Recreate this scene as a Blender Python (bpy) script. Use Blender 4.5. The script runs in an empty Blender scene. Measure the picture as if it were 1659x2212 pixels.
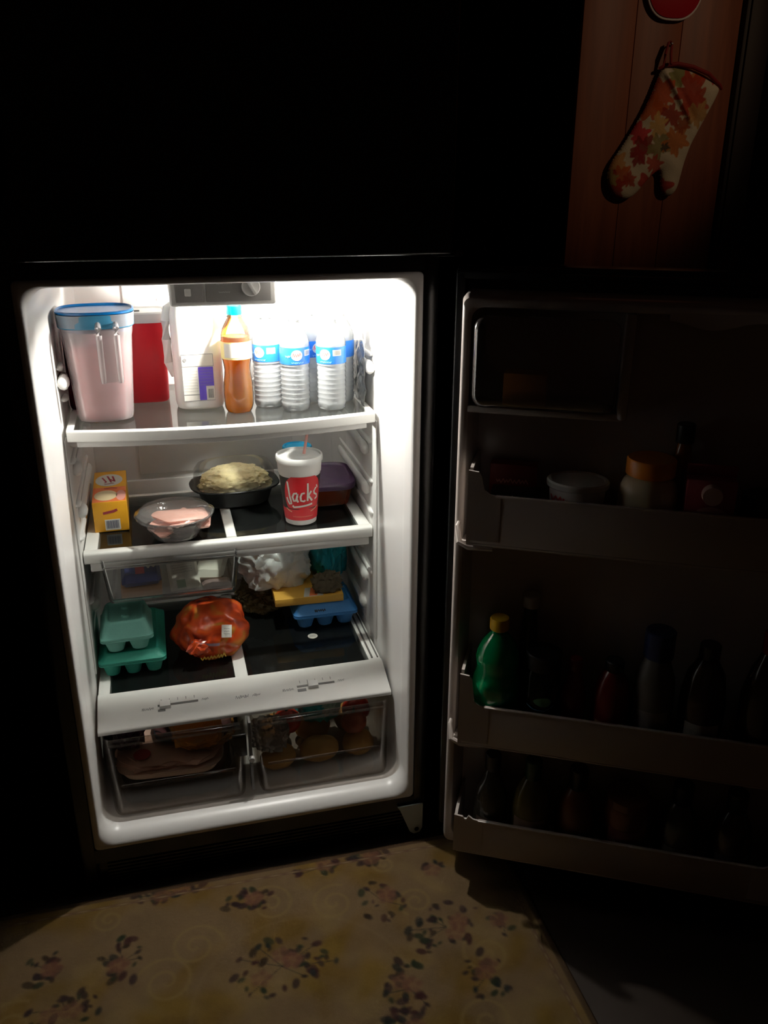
import bpy, bmesh, math, random
import numpy as np
from mathutils import Vector, Matrix, noise
random.seed(7)
PI = math.pi
SC = bpy.context.scene
COL = SC.collection

# ------------------------------------------------------------------ camera
yaw, pitch, roll = 0.2567, 0.3755, 0.0046
h_ = Vector((math.sin(yaw)*math.cos(pitch), math.cos(yaw)*math.cos(pitch), -math.sin(pitch)))
r_ = Vector((math.cos(yaw), -math.sin(yaw), 0))
u_ = r_.cross(h_)
r2 = math.cos(roll)*r_ + math.sin(roll)*u_
u2 = -math.sin(roll)*r_ + math.cos(roll)*u_
cd = bpy.data.cameras.new('camera')
cd.sensor_fit = 'HORIZONTAL'; cd.sensor_width = 36; cd.lens = 1867.54/1659*36
cd.clip_start = .02
cam = bpy.data.objects.new('camera', cd); COL.objects.link(cam)
cam.matrix_world = Matrix(((r2.x, u2.x, -h_.x, -.1272), (r2.y, u2.y, -h_.y, -1.5435), (r2.z, u2.z, -h_.z, 1.3394), (0, 0, 0, 1)))
SC.camera = cam

# ------------------------------------------------------------------ world, lights, exposure
w = bpy.data.worlds.new('world'); SC.world = w; w.use_nodes = True
w.node_tree.nodes['Background'].inputs[0].default_value = (1, .54, .38, 1)
w.node_tree.nodes['Background'].inputs[1].default_value = .0045
SC.view_settings.view_transform = 'Standard'; SC.view_settings.look = 'None'
SC.view_settings.exposure = 0; SC.view_settings.gamma = 1; SC.view_settings.use_curve_mapping = False
SC.cycles.use_denoising = True
SC.cycles.max_bounces = 14; SC.cycles.diffuse_bounces = 6; SC.cycles.transparent_max_bounces = 40
SC.cycles.caustics_reflective = False; SC.cycles.caustics_refractive = False
SC.cycles.sample_clamp_indirect = 4

def light(name, kind, loc, energy, color=(1, 1, 1), target=None, **kw):
    l = bpy.data.lights.new(name, kind); l.energy = energy; l.color = color
    for k, v in kw.items(): setattr(l, k, v)
    o = bpy.data.objects.new(name, l); COL.objects.link(o); o.location = loc
    if target is not None: o.rotation_euler = (Vector(target)-Vector(loc)).to_track_quat('-Z', 'Y').to_euler()
    return o
BULB_W = 20.0   # watts given off by the refrigerator's bulb (built with the refrigerator, behind the control box)
# a weak warm lamp burning somewhere in the room, up on the right
light('room_lamp', 'SPOT', (1.55, -1.15, 2.25), 9, (1, .66, .40), (.93, .3, 1.56), shadow_soft_size=.04, spot_size=math.radians(27), spot_blend=.9)

# ------------------------------------------------------------------ materials
MATS = {}
def nt(name):
    m = bpy.data.materials.new(name); m.use_nodes = True; MATS[name] = m
    return m, m.node_tree.nodes, m.node_tree.links
def mat(name, col, rough=.5, metal=0, spec=.5, sub=0, vary=.0, vscale=8, bump=0, bscale=200, trans=0, coat=0):
    m, N, L = nt(name); b = N['Principled BSDF']
    b.inputs['Base Color'].default_value = (*col, 1); b.inputs['Roughness'].default_value = rough
    b.inputs['Metallic'].default_value = metal; b.inputs['Specular IOR Level'].default_value = spec
    b.inputs['Coat Weight'].default_value = coat
    if sub:
        b.inputs['Subsurface Weight'].default_value = sub; b.inputs['Subsurface Scale'].default_value = .02
        b.inputs['Subsurface Radius'].default_value = (1, .8, .6)
    tc = N.new('ShaderNodeTexCoord')
    if vary:
        n = N.new('ShaderNodeTexNoise'); n.inputs['Scale'].default_value = vscale; n.inputs['Detail'].default_value = 4
        r = N.new('ShaderNodeMapRange'); r.inputs['To Min'].default_value = 1-vary; r.inputs['To Max'].default_value = 1+vary
        mx = N.new('ShaderNodeVectorMath'); mx.operation = 'SCALE'; mx.inputs[0].default_value = col
        L.new(tc.outputs['Object'], n.inputs['Vector']); L.new(n.outputs['Fac'], r.inputs['Value'])
        L.new(r.outputs[0], mx.inputs['Scale']); L.new(mx.outputs[0], b.inputs['Base Color'])
    if bump:
        n = N.new('ShaderNodeTexNoise'); n.inputs['Scale'].default_value = bscale; n.inputs['Detail'].default_value = 3
        bp = N.new('ShaderNodeBump'); bp.inputs['Strength'].default_value = bump; bp.inputs['Distance'].default_value = .002
        L.new(tc.outputs['Object'], n.inputs['Vector']); L.new(n.outputs['Fac'], bp.inputs['Height']); L.new(bp.outputs[0], b.inputs['Normal'])
    return m
def clear(name, tint=(1, 1, 1), body=.12, bodycol=(.9, .9, .9), rough=.08, gloss=1.0, ior=1.45, bump=0, bscale=30):
    """thin clear plastic or glass: see-through, a share of milky body, mirror glints by Fresnel"""
    m, N, L = nt(name); N.remove(N['Principled BSDF']); out = N['Material Output']
    t = N.new('ShaderNodeBsdfTransparent'); t.inputs[0].default_value = (*tint, 1)
    d = N.new('ShaderNodeBsdfDiffuse'); d.inputs[0].default_value = (*bodycol, 1)
    tl = N.new('ShaderNodeBsdfTranslucent'); tl.inputs[0].default_value = (*bodycol, 1)
    md = N.new('ShaderNodeMixShader'); md.inputs[0].default_value = .45
    L.new(d.outputs[0], md.inputs[1]); L.new(tl.outputs[0], md.inputs[2])
    m1 = N.new('ShaderNodeMixShader'); m1.inputs[0].default_value = body
    L.new(t.outputs[0], m1.inputs[1]); L.new(md.outputs[0], m1.inputs[2])
    g = N.new('ShaderNodeBsdfGlossy'); g.inputs['Roughness'].default_value = rough
    f = N.new('ShaderNodeFresnel'); f.inputs[0].default_value = ior
    mu = N.new('ShaderNodeMath'); mu.operation = 'MULTIPLY'; mu.inputs[1].default_value = gloss
    L.new(f.outputs[0], mu.inputs[0])
    m2 = N.new('ShaderNodeMixShader'); L.new(mu.outputs[0], m2.inputs[0]); L.new(m1.outputs[0], m2.inputs[1]); L.new(g.outputs[0], m2.inputs[2])
    L.new(m2.outputs[0], out.inputs[0])
    if bump:
        tc = N.new('ShaderNodeTexCoord'); n = N.new('ShaderNodeTexNoise'); n.inputs['Scale'].default_value = bscale
        bp = N.new('ShaderNodeBump'); bp.inputs['Strength'].default_value = bump; bp.inputs['Distance'].default_value = .004
        L.new(tc.outputs['Object'], n.inputs['Vector']); L.new(n.outputs['Fac'], bp.inputs['Height'])
        for q in (g, d): L.new(bp.outputs[0], q.inputs['Normal'])
    return m
def attrmat(name, rough=.9, bump=0, bscale=600, sheen=0):
    m, N, L = nt(name); b = N['Principled BSDF']; b.inputs['Roughness'].default_value = rough
    b.inputs['Specular IOR Level'].default_value = .2
    a = N.new('ShaderNodeAttribute'); a.attribute_name = 'dye'; L.new(a.outputs['Color'], b.inputs['Base Color'])
    tc = N.new('ShaderNodeTexCoord'); n = N.new('ShaderNodeTexNoise'); n.inputs['Scale'].default_value = bscale
    bp = N.new('ShaderNodeBump'); bp.inputs['Strength'].default_value = bump; bp.inputs['Distance'].default_value = .002
    L.new(tc.outputs['Object'], n.inputs['Vector']); L.new(n.outputs['Fac'], bp.inputs['Height']); L.new(bp.outputs[0], b.inputs['Normal'])
    return m

white = mat('white_plastic', (.80, .79, .77), .32, vary=.02, vscale=5)
white_shelf = mat('white_shelf_plastic', (.80, .80, .77), .3)
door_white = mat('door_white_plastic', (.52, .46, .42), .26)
black = mat('black_enamel', (.004, .004, .0045), .22, bump=.08, bscale=350)
blackp = mat('black_plastic', (.012, .012, .013), .35)
gasketm = mat('black_rubber', (.01, .01, .011), .4)
dgrey = mat('dark_grey_plastic', (.12, .115, .11), .4)
panelm = mat('dial_panel_grey', (.22, .21, .20), .4)
mgrey = mat('grey_plastic', (.33, .32, .31), .4)
lgrey = mat('light_grey_plastic', (.6, .59, .57), .35)
steel = mat('zinc_plate', (.62, .74, .76), .35)
glass = clear('shelf_glass', (.93, .95, .94), .03, (.5, .55, .53), .03, 1.0, 1.5)
smoke = clear('smoky_clear_plastic', (.86, .83, .80), .015, (.4, .36, .34), .16, .35)
clearp = clear('clear_plastic', (.97, .97, .96), .07, (.85, .85, .83), .08, 1.2)
dome = clear('clear_tub_plastic', (.97, .96, .96), .26, (.95, .93, .92), .1, 1.5, bump=.5, bscale=45)
waterp = clear('water_bottle_plastic', (.98, .99, 1), .42, (.95, .98, .99), .06, 1.3)
cloudy = clear('cloudy_plastic', (.96, .92, .92), .30, (.92, .84, .84), .25, .8)
filmm = clear('thin_plastic_film', (.93, .93, .93), .35, (.85, .87, .86), .15, 1.6, bump=.8, bscale=40)
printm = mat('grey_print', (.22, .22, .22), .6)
inkb = mat('black_ink', (.03, .03, .03), .6)

# ------------------------------------------------------------------ mesh builder
class B:
    def __init__(s): s.bm = bmesh.new(); s.mi = 0; s.smooth = True
    def _f(s, vs):
        try:
            f = s.bm.faces.new(vs); f.material_index = s.mi; f.smooth = s.smooth; return f
        except ValueError: return None
    def box(s, x0, x1, y0, y1, z0, z1, bev=0, seg=2, mi=None):
        if mi is not None: s.mi = mi
        v = [s.bm.verts.new((x, y, z)) for z in (z0, z1) for y in (y0, y1) for x in (x0, x1)]
        fs = [s._f([v[i] for i in q]) for q in ((0, 2, 3, 1), (4, 5, 7, 6), (0, 1, 5, 4), (2, 6, 7, 3), (0, 4, 6, 2), (1, 3, 7, 5))]
        if bev:
            es = set(e for f in fs for e in f.edges)
            r = bmesh.ops.bevel(s.bm, geom=list(es), offset=bev, segments=seg, profile=.5, affect='EDGES', clamp_overlap=True)
            for f in r['faces']: f.material_index = s.mi; f.smooth = s.smooth
        return s
    def loft(s, loops, cap0=True, cap1=True, closed=True, mis=None):
        rings = [[s.bm.verts.new(p) for p in lp] for lp in loops]
        n = len(rings[0])
        for k in range(len(rings)-1):
            if mis: s.mi = mis[k]
            for i in range(n if closed else n-1):
                j = (i+1) % n
                s._f([rings[k][i], rings[k][j], rings[k+1][j], rings[k+1][i]])
        if cap0: s._f(rings[0][::-1])
        if cap1: s._f(rings[-1])
        return s
    def lathe(s, prof, c=(0, 0, 0), seg=32, n=2, ax=1, ay=1, cap0=True, cap1=True, mis=None, wob=None):
        loops = []
        for r, z in prof:
            lp = []
            for i in range(seg):
                a = 2*PI*i/seg; cx, sx = math.cos(a), math.sin(a)
                x = math.copysign(abs(cx)**(2/n), cx)*r*ax; y = math.copysign(abs(sx)**(2/n), sx)*r*ay
                if wob: k = wob(a, z); x *= k; y *= k
                lp.append((c[0]+x, c[1]+y, c[2]+z))
            loops.append(lp)
        return s.loft(loops, cap0, cap1, True, mis)
    def tube(s, pts, r, seg=8, cap=True):
        P = [Vector(p) for p in pts]; loops = []
        rr = r if isinstance(r, (list, tuple)) else [r]*len(P)
        up = Vector((0, 0, 1))
        for i, p in enumerate(P):
            t = (P[min(i+1, len(P)-1)]-P[max(i-1, 0)]).normalized()
            a = up.cross(t)
            if a.length < .1: a = Vector((0, 1, 0)).cross(t)
            a.normalize(); b = t.cross(a)
            loops.append([p+rr[i]*(math.cos(2*PI*k/seg)*a+math.sin(2*PI*k/seg)*b) for k in range(seg)])
        return s.loft(loops, cap, cap)
    def rrect(s, w, h, r, n=5, cx=0, cy=0):
        o = []
        for (sx, sy, a0) in ((1, 1, 0), (-1, 1, PI/2), (-1, -1, PI), (1, -1, 3*PI/2)):
            for k in range(n+1):
                a = a0+PI/2*k/n
                o.append((cx+sx*(w/2-r)+r*math.cos(a), cy+sy*(h/2-r)+r*math.sin(a)))
        return o
    def grid(s, fn, nu, nv, mi=None):
        if mi is not None: s.mi = mi
        V = [[s.bm.verts.new(fn(i/nu, j/nv)) for j in range(nv+1)] for i in range(nu+1)]
        for i in range(nu):
            for j in range(nv): s._f([V[i][j], V[i+1][j], V[i+1][j+1], V[i][j+1]])
        return s
    def ribbon(s, pts, w, fn, mi=None):
        """flat stroke along 2-D points, laid on a surface by fn(x, z)"""
        if mi is not None: s.mi = mi
        P = []
        for a, b in zip(pts[:-1], pts[1:]):
            d = math.hypot(b[0]-a[0], b[1]-a[1]); k = max(1, int(d/max(w, .002)))
            P += [(a[0]+(b[0]-a[0])*i/k, a[1]+(b[1]-a[1])*i/k) for i in range(k)]
        P.append(pts[-1]); L = []
        for i, p in enumerate(P):
            q0, q1 = P[max(i-1, 0)], P[min(i+1, len(P)-1)]
            dx, dy = q1[0]-q0[0], q1[1]-q0[1]; l = math.hypot(dx, dy) or 1
            nx, ny = -dy/l*w/2, dx/l*w/2
            L.append((s.bm.verts.new(fn(p[0]+nx, p[1]+ny)), s.bm.verts.new(fn(p[0]-nx, p[1]-ny))))
        for a, b in zip(L[:-1], L[1:]): s._f([a[0], a[1], b[1], b[0]])
        return s
    def blob(s, c, r, seed=0, amp=.15, freq=2.0, sub=4, ridge=0, squash=1, n=2):
        r0 = bmesh.ops.create_icosphere(s.bm, subdivisions=sub, radius=1)
        for v in r0['verts']:
            p = v.co.copy(); q = p*freq+Vector((seed*3.1, seed*1.7, seed))
            k = 1+amp*noise.noise(q)+amp*.5*noise.noise(q*2.3)
            if ridge: k += ridge*(abs(noise.noise(q*2.2))-.2)+ridge*.5*(abs(noise.noise(q*5))-.2)
            if n != 2:
                m = (abs(p.x)**n+abs(p.y)**n+abs(p.z)**n)**(-1/n); p = p*m
            v.co = Vector((c[0]+p.x*k*r[0], c[1]+p.y*k*r[1], c[2]+p.z*k*r[2]))
            if v.co.z < c[2]-r[2]*squash: v.co.z = c[2]-r[2]*squash+.0005*noise.noise(q*9)
        for f in {f for v in r0['verts'] for f in v.link_faces}: f.material_index = s.mi; f.smooth = s.smooth
        return s
    def done(s, name, mats, parent=None, loc=None, rotz=0, sharp=35, label=None, matrix=None):
        bmesh.ops.recalc_face_normals(s.bm, faces=s.bm.faces)
        me = bpy.data.meshes.new(name); s.bm.to_mesh(me); s.bm.free()
        for m in (mats if isinstance(mats, (list, tuple)) else [mats]): me.materials.append(m)
        try: me.set_sharp_from_angle(angle=math.radians(sharp))
        except Exception: pass
        o = bpy.data.objects.new(name, me); COL.objects.link(o)
        if parent is not None: o.parent = parent
        if loc is not None: o.location = loc
        if rotz: o.rotation_euler.z = rotz
        if matrix is not None: o.matrix_local = matrix
        if label: o['label'] = label
        if name in ('lettering', 'barcode', 'lid_post'): o['kind'] = 'stuff'
        return o

def thing(name, label, cat, loc=(0, 0, 0), rotz=0, group=None):
    o = bpy.data.objects.new(name, None); COL.objects.link(o); o.empty_display_size = .05
    o.location = loc; o.rotation_euler = (0, 0, rotz); o['label'] = label; o['category'] = cat
    if group: o['group'] = group
    return o
def tag(o, label, cat, group=None):
    o['label'] = label; o['category'] = cat
    if group: o['group'] = group
    return o
def struct(o): o['kind'] = 'structure'; return o
def dup(root, loc, rotz, label, group=None):
    r = root.copy(); COL.objects.link(r); r.location = loc; r.rotation_euler = (0, 0, rotz); r['label'] = label
    if group: r['group'] = group
    for ch in list(root.children):
        c = ch.copy(); COL.objects.link(c); c.parent = r
        for g in ch.children:
            d = g.copy(); COL.objects.link(d); d.parent = c
    return r
def scribble(x0, x1, z, h, seed, step=.0022):
    rnd = random.Random(seed); P = []; x = x0; up = 1
    while x < x1:
        P.append((x, z+up*h*rnd.uniform(.2, .5))); up = -up; x += step*rnd.uniform(.6, 1.2)
    return P

# ------------------------------------------------------------------ room
FZ = -.115
floorm = mat('brown_floor_vinyl', (.026, .016, .010), .55, vary=.25, vscale=3, bump=.1, bscale=60)
b = B(); b.box(-1.7, 2.4, -2.2, 1.1, FZ-.05, FZ); struct(b.done('floor', floorm))
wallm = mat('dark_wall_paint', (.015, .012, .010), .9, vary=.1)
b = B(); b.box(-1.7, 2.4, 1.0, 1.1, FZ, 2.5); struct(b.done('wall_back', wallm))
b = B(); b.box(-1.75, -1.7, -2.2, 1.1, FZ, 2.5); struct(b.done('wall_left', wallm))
# wood-panelled end of a wall right of the refrigerator, boards with grooves
woodm, N, L = nt('brown_wood_panel'); bs = N['Principled BSDF']; bs.inputs['Roughness'].default_value = .5
tc = N.new('ShaderNodeTexCoord'); mp = N.new('ShaderNodeMapping'); mp.inputs['Scale'].default_value = (14, 14, 1.2)
ns = N.new('ShaderNodeTexNoise'); ns.inputs['Scale'].default_value = 3; ns.inputs['Detail'].default_value = 6; ns.inputs['Distortion'].default_value = .6
cr = N.new('ShaderNodeValToRGB'); cr.color_ramp.elements[0].position = .3; cr.color_ramp.elements[0].color = (.20, .055, .022, 1)
cr.color_ramp.elements[1].position = .75; cr.color_ramp.elements[1].color = (.33, .10, .042, 1)
L.new(tc.outputs['Object'], mp.inputs[0]); L.new(mp.outputs[0], ns.inputs['Vector']); L.new(ns.outputs['Fac'], cr.inputs[0]); L.new(cr.outputs[0], bs.inputs['Base Color'])
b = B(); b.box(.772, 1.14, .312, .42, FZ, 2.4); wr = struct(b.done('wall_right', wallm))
xs = [.772, .893, 1.002, 1.14]
for i in range(3):
    b = B(); b.box(xs[i]+.0005, xs[i+1]-.0005, .300, .3125, FZ, 2.4, .0012)
    b.done('board', woodm, wr)
darkwood = mat('dark_wood_trim', (.014, .006, .004), .6)
b = B(); b.box(1.141, 1.21, .285, .43, FZ, 2.4, .006); b.box(1.15, 1.20, .28, .286, FZ, 2.4, .002); struct(b.done('trim_1', darkwood))
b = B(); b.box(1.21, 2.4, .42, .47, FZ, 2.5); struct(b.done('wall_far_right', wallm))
skirt = mat('skirting', (.05, .03, .02), .5)
b = B(); b.box(.772, 1.14, .285, .3, FZ, FZ+.09, .004); struct(b.done('baseboard_right', skirt))

# ------------------------------------------------------------------ rug
def rug_outline_inside(x, y, m=0):
    # rounded-corner rug, centre (-.05,-1.0), reaching y=-.02 at the refrigerator
    hx, hy, r = .63-m, .98-m, .14
    dx, dy = abs(x+.085)-(hx-r), abs(y+1.0)-(hy-r)
    d = math.hypot(max(dx, 0), max(dy, 0))+min(max(dx, dy), 0)-r
    return d
def build_rug():
    rnd = random.Random(3)
    x0, x1, y0, y1 = -.715, .545, -1.98, -.02
    nx, ny = 400, 560
    X = np.linspace(x0, x1, nx+1); Y = y1-(y1-y0)*np.linspace(0, 1, ny+1)**1.35
    XX, YY = np.meshgrid(X, Y, indexing='ij')
    # pull the corners in to the rounded outline
    hx, hy, r = .63, .98, .14
    cx, cy = -.085, -1.0
    ax = np.abs(XX-cx); ay = np.abs(YY-cy)
    dxy = np.maximum(ay-(hy-r), 0)
    lim = (hx-r)+np.sqrt(np.maximum(r*r-dxy**2, 0)+1e-9)
    PX = cx+(XX-cx)*lim/hx; PY = YY.copy()
    base = np.ones((nx+1, ny+1, 3))*np.array((.122, .079, .038))
    rs = np.random.RandomState(5)
    def fbm(f, k=3):
        o = 0
        for q in range(k):
            a = rs.uniform(0, 6.28, 4); g = f*2**q
            o = o+(np.sin(PX*g+a[0]+1.7*np.sin(PY*g*.8+a[1]))*np.sin(PY*g*1.1+a[2]+1.5*np.sin(PX*g*.9+a[3])))/(1.6**q)
        return o
    base *= (1+.07*fbm(25))[..., None]
    base += (np.clip(fbm(14), 0, 1)*.045)[..., None]*np.array((.5, .38, .05))
    base -= (np.clip(-fbm(11), 0, 1)*.05)[..., None]*np.array((.3, .35, .5))
    base *= (1+.05*rs.rand(nx+1, ny+1))[..., None]
    def put(mask, col, a=1.0):
        m = (mask*a)[..., None]; base[:] = base*(1-m)+np.array(col)*m
    def soft(d, e=.0025): return np.clip(.5-d/e, 0, 1)
    # tan scrolls: arcs of spirals
    def scroll(cx, cy, R, a0, turns, w=.006, col=(.18, .125, .045), sgn=1):
        dx, dy = PX-cx, PY-cy; rr = np.hypot(dx, dy); th = (sgn*(np.arctan2(dy, dx)-a0)) % (2*PI)
        best = np.full(rr.shape, 9.)
        for k in range(int(turns)+1):
            t = th+2*PI*k
            rt = R*(1-t/(2*PI*turns))
            best = np.minimum(best, np.where(t < 2*PI*turns*.95, np.abs(rr-rt), 9))
        put(soft(best-w/2, .006), col, .55)
    for (sx, sy, R, a0, t, sg) in ((-.16, -.20, .055, 0, 2, 1), (.0, -.13, .05, 2, 2, -1), (.13, -.16, .05, 1, 2, 1), (.40, -.36, .05, 2, 2, 1), (.30, -.20, .04, 4, 2, -1),
                                   (-.22, -.27, .06, 3, 2, -1), (.17, -.52, .06, 1, 2, 1), (.35, -.50, .06, 5, 2, -1), (-.5, -.3, .06, 1, 2, 1), (-.33, -.09, .035, 1, 2, 1), (.26, -.08, .03, 1, 2, 1), (-.4, -.55, .07, 2, 2, 1), (.42, -.7, .06, 1, 2, 1)):
        scroll(sx, sy, R, a0, t, sgn=sg)
    # oval of pale line round the medallion
    d = np.abs(np.hypot((PX-.03)/.21, (PY+.38)/.20)-1)*.2
    put(soft(d-.003, .006), (.21, .15, .07), .15)
    cols = [(.010, .012, .011), (.018, .008, .009), (.022, .012, .006), (.032, .009, .009), (.014, .020, .009), (.022, .010, .012)]
    def leaf(x, y, l, wd, a, col, al=.9):
        dx, dy = PX-x, PY-y
        u = dx*math.cos(a)+dy*math.sin(a); v = -dx*math.sin(a)+dy*math.cos(a)
        put(soft((np.hypot(u/l, v/wd)-1)*wd, .004), col, al)
    def stem(x, y, x2, y2, col):
        dx, dy = x2-x, y2-y; l2 = dx*dx+dy*dy
        t = np.clip(((PX-x)*dx+(PY-y)*dy)/l2, 0, 1); put(soft(np.hypot(PX-x-t*dx, PY-y-t*dy)-.0012, .002), col, .6)
    def spray(cx, cy, rx, ry, n, ang=0):
        ca, sa = math.cos(ang), math.sin(ang)
        for k in range(n):
            a = rnd.uniform(0, 2*PI); q = rnd.uniform(.15, 1)**.6
            u, v = rx*q*math.cos(a), ry*q*math.sin(a); x, y = cx+u*ca-v*sa, cy+u*sa+v*ca
            s = rnd.uniform(.004, .0115)
            leaf(x, y, s*1.15, s*.72, rnd.uniform(0, PI), cols[rnd.randrange(6)], rnd.uniform(.8, 1))
            if rnd.random() < .15: stem(cx, cy, x, y, cols[0])
        for k in range(max(1, n//9)):
            x, y = cx+rnd.uniform(-.4, .4)*rx, cy+rnd.uniform(-.4, .4)*ry
            leaf(x, y, .02, .016, 0, (.15, .07, .035), .45)
            for j in range(5): leaf(x+.014*math.cos(j*1.26), y+.014*math.sin(j*1.26), .008, .006, j*1.26, (.08, .03, .022), .4)
    for s in ((-.2, -.045, .085, .022, 20), (-.045, -.11, .055, .04, 24), (.118, -.056, .055, .018, 14), (.228, -.05, .05, .022, 20), (.23, -.18, .05, .06, 24), (.34, -.28, .085, .06, 34, .3),
              (-.446, -.18, .035, .055, 18), (-.30, -.20, .045, .06, 24), (-.40, -.285, .07, .04, 20), (.0, -.29, .11, .07, 44, -.2), (.227, -.40, .05, .065, 26), (.38, -.41, .045, .06, 24),
              (.46, -.30, .03, .03, 8), (.2, -.47, .05, .03, 12), (.36, -.12, .03, .02, 5), (-.33, -.42, .08, .05, 24), (-.1, -.48, .08, .05, 22), (.07, -.62, .12, .08, 40), (-.4, -.7, .06, .08, 20),
              (.35, -.7, .06, .08, 22), (-.1, -.9, .12, .08, 30), (.3, -1.0, .08, .08, 22), (-.4, -1.1, .08, .08, 22)):
        spray(*s)
    # border: braided dark line inside the edge, brown binding
    D = np.vectorize(rug_outline_inside)(PX, PY)
    br = .5+.5*np.sin((PX*.6+PY)*260)
    put(soft(np.abs(D+.034)-.0035, .003), (.09, .045, .03), .75)
    put(soft(np.abs(D+.034)-.0015, .002)*br, (.2, .15, .08), .8)
    put(soft(-(D+.017), .004), (.045, .024, .012), .9)
    Z = FZ+.009+.0006*rs.rand(nx+1, ny+1)
    Z = np.where(D > -.006, FZ+.001+(-D).clip(0, .006)*1.3, Z)
    V = np.stack([PX, PY, Z], -1).reshape(-1, 3)
    I = np.arange((nx+1)*(ny+1)).reshape(nx+1, ny+1)
    F = np.stack([I[:-1, :-1], I[:-1, 1:], I[1:, 1:], I[1:, :-1]], -1).reshape(-1, 4)
    me = bpy.data.meshes.new('rug'); me.vertices.add(len(V)); me.vertices.foreach_set('co', V.ravel())
    me.loops.add(F.size); me.loops.foreach_set('vertex_index', F.ravel()); me.polygons.add(len(F))
    me.polygons.foreach_set('loop_start', np.arange(len(F))*4); me.polygons.foreach_set('loop_total', np.full(len(F), 4))
    me.update(calc_edges=True)
    ca = me.color_attributes.new('dye', 'FLOAT_COLOR', 'POINT')
    C = np.concatenate([base.clip(0, 1), np.ones((nx+1, ny+1, 1))], -1).reshape(-1)
    ca.data.foreach_set('color', C); me.materials.append(attrmat('woven_rug', .95, .6, 900))
    o = bpy.data.objects.new('rug', me); COL.objects.link(o)
    tag(o, 'beige floral woven rug with dark flower sprays on the floor before the refrigerator', 'rug')
    if me.polygons[0].normal.z < 0: me.flip_normals()
build_rug()

# ------------------------------------------------------------------ refrigerator
FR = thing('refrigerator', 'black top-freezer refrigerator with its lower door open and lit inside', 'refrigerator')
XO = .38
# cabinet shell
b = B()
b.box(-XO, -.351, .0, .74, FZ+.015, 1.66, .004); b.box(.351, XO, .0, .74, FZ+.015, 1.66, .004)
b.box(-.352, .352, .71, .74, FZ+.02, 1.66); b.box(-.352, .352, 0, .71, 1.173, 1.2); b.box(-.352, .352, 0, .71, 1.63, 1.66)
b.box(-.352, .352, .0, .71, -.035, -.001)
b.done('cabinet', black, FR)
b = B(); b.box(-.355, .355, .012, .03, FZ+.012, -.036, .003)
for k in range(6): b.box(-.33, .33, .004, .012, FZ+.022+k*.009, FZ+.026+k*.009)
b.done('toe_grille', black, FR)
for x in (-.33, .33):
    b = B(); b.lathe([(.016, 0), (.018, .004), (.012, .012), (.008, .03)], (x, .06, FZ), 14); b.done('foot', blackp, FR)
# freezer door, closed, above
b = B(); b.box(-XO, XO, -.075, -.006, 1.206, 1.66, .006, 4); fd = b.done('freezer_door', black, FR)
b = B(); b.box(-.36, .36, -.008, .002, 1.22, 1.65, .003); b.done('gasket', gasketm, fd)
b = B(); b.tube([(-.345, -.078, 1.30), (-.345, -.115, 1.315), (-.345, -.12, 1.4), (-.345, -.115, 1.56), (-.345, -.078, 1.575)], .012, 10); b.done('handle', black, fd)
# liner: lofted rounded rectangles from the flange inwards
b = B(); b.smooth = True
def ring(x0, x1, z0, z1, y, r, n=6):
    return [(p[0], y, p[1]) for p in b.rrect(x1-x0, z1-z0, r, n, (x0+x1)/2, (z0+z1)/2)]
loops = [ring(-.350, .350, .000, 1.172, .030, .010), ring(-.350, .350, .000, 1.172, .000, .010), ring(-.3485, .3485, .0015, 1.1705, -.002, .010),
         ring(-.339, .339, .008, 1.162, -.002, .030), ring(-.336, .336, .013, 1.160, .001, .034), ring(-.334, .334, .024, 1.158, .012, .040), ring(-.333, .333, .029, 1.158, .030, .042),
         ring(-.332, .332, .030, 1.158, .040, .042), ring(-.332, .332, .026, 1.158, .044, .042), ring(-.332, .332, .014, 1.158, .048, .042), ring(-.332, .332, .012, 1.158, .054, .042), ring(-.332, .332, .015, 1.158, .08, .042),
         ring(-.331, .331, .017, 1.158, .3, .04), ring(-.329, .329, .017, 1.157, .5, .04), ring(-.326, .326, .018, 1.155, .665, .05), ring(-.31, .31, .034, 1.14, .69, .05)]
b.loft(loops, False, True); lin = b.done('liner', white, FR, sharp=50)
b = B(); b.box(-.20, .20, .680, .6905, .60, 1.12, .004)
for k in range(5): b.box(-.12, .12, .677, .681, .97+k*.018, .977+k*.018, .001)
b.done('air_duct_cover', white, lin)
b = B(); b.box(-.31, .31, .6785, .6905, .27, .585, .003); b.done('back_panel', white, lin)
# moulded shelf rails on both side walls
def rail(s, z, y0, big=True):
    xw = s*.331; h = .017 if big else .007; t = (.016 if big else .010)*(1.25 if s < 0 else 1)
    e = .36 if z > .88 and s < 0 else .655
    b = B()
    loops = []
    for y, k in ((y0-.014, .35), (y0-.010, .75), (y0, 1.15), (y0+.014, 1.2), (y0+.028, .95), (min(y0+.05, e-.012), .9), (e-.01, .85), (e, .8)):
        lp = []
        for i in range(12):
            a = 2*PI*i/12
            lp.append((xw-s*(t*.45*k)-t*.62*k*math.cos(a)*1.0*.8, y, z+h*.8*k*math.sin(a)))
        loops.append(lp)
    b.loft(loops); b.done('shelf_rail', white, lin)
for s, dy in ((1, 0), (-1, .0)):
    for z, y0, big in ((.735, .345, True), (.762, .315, False), (.640, .335, True), (.668, .305, False), (.592, .30, False), (.405, .35, True), (.432, .31, False), (.465, .40, False), (.935, .30, True), (.962, .32, False), (.895, .40, False), (.80, .345, True), (.32, .37, True)):
        if (z == .80 and s > 0) or (z == .32 and s < 0): continue
        if z == .895 and s < 0: y0 = .33
        rail(s, z, y0, big)
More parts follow.
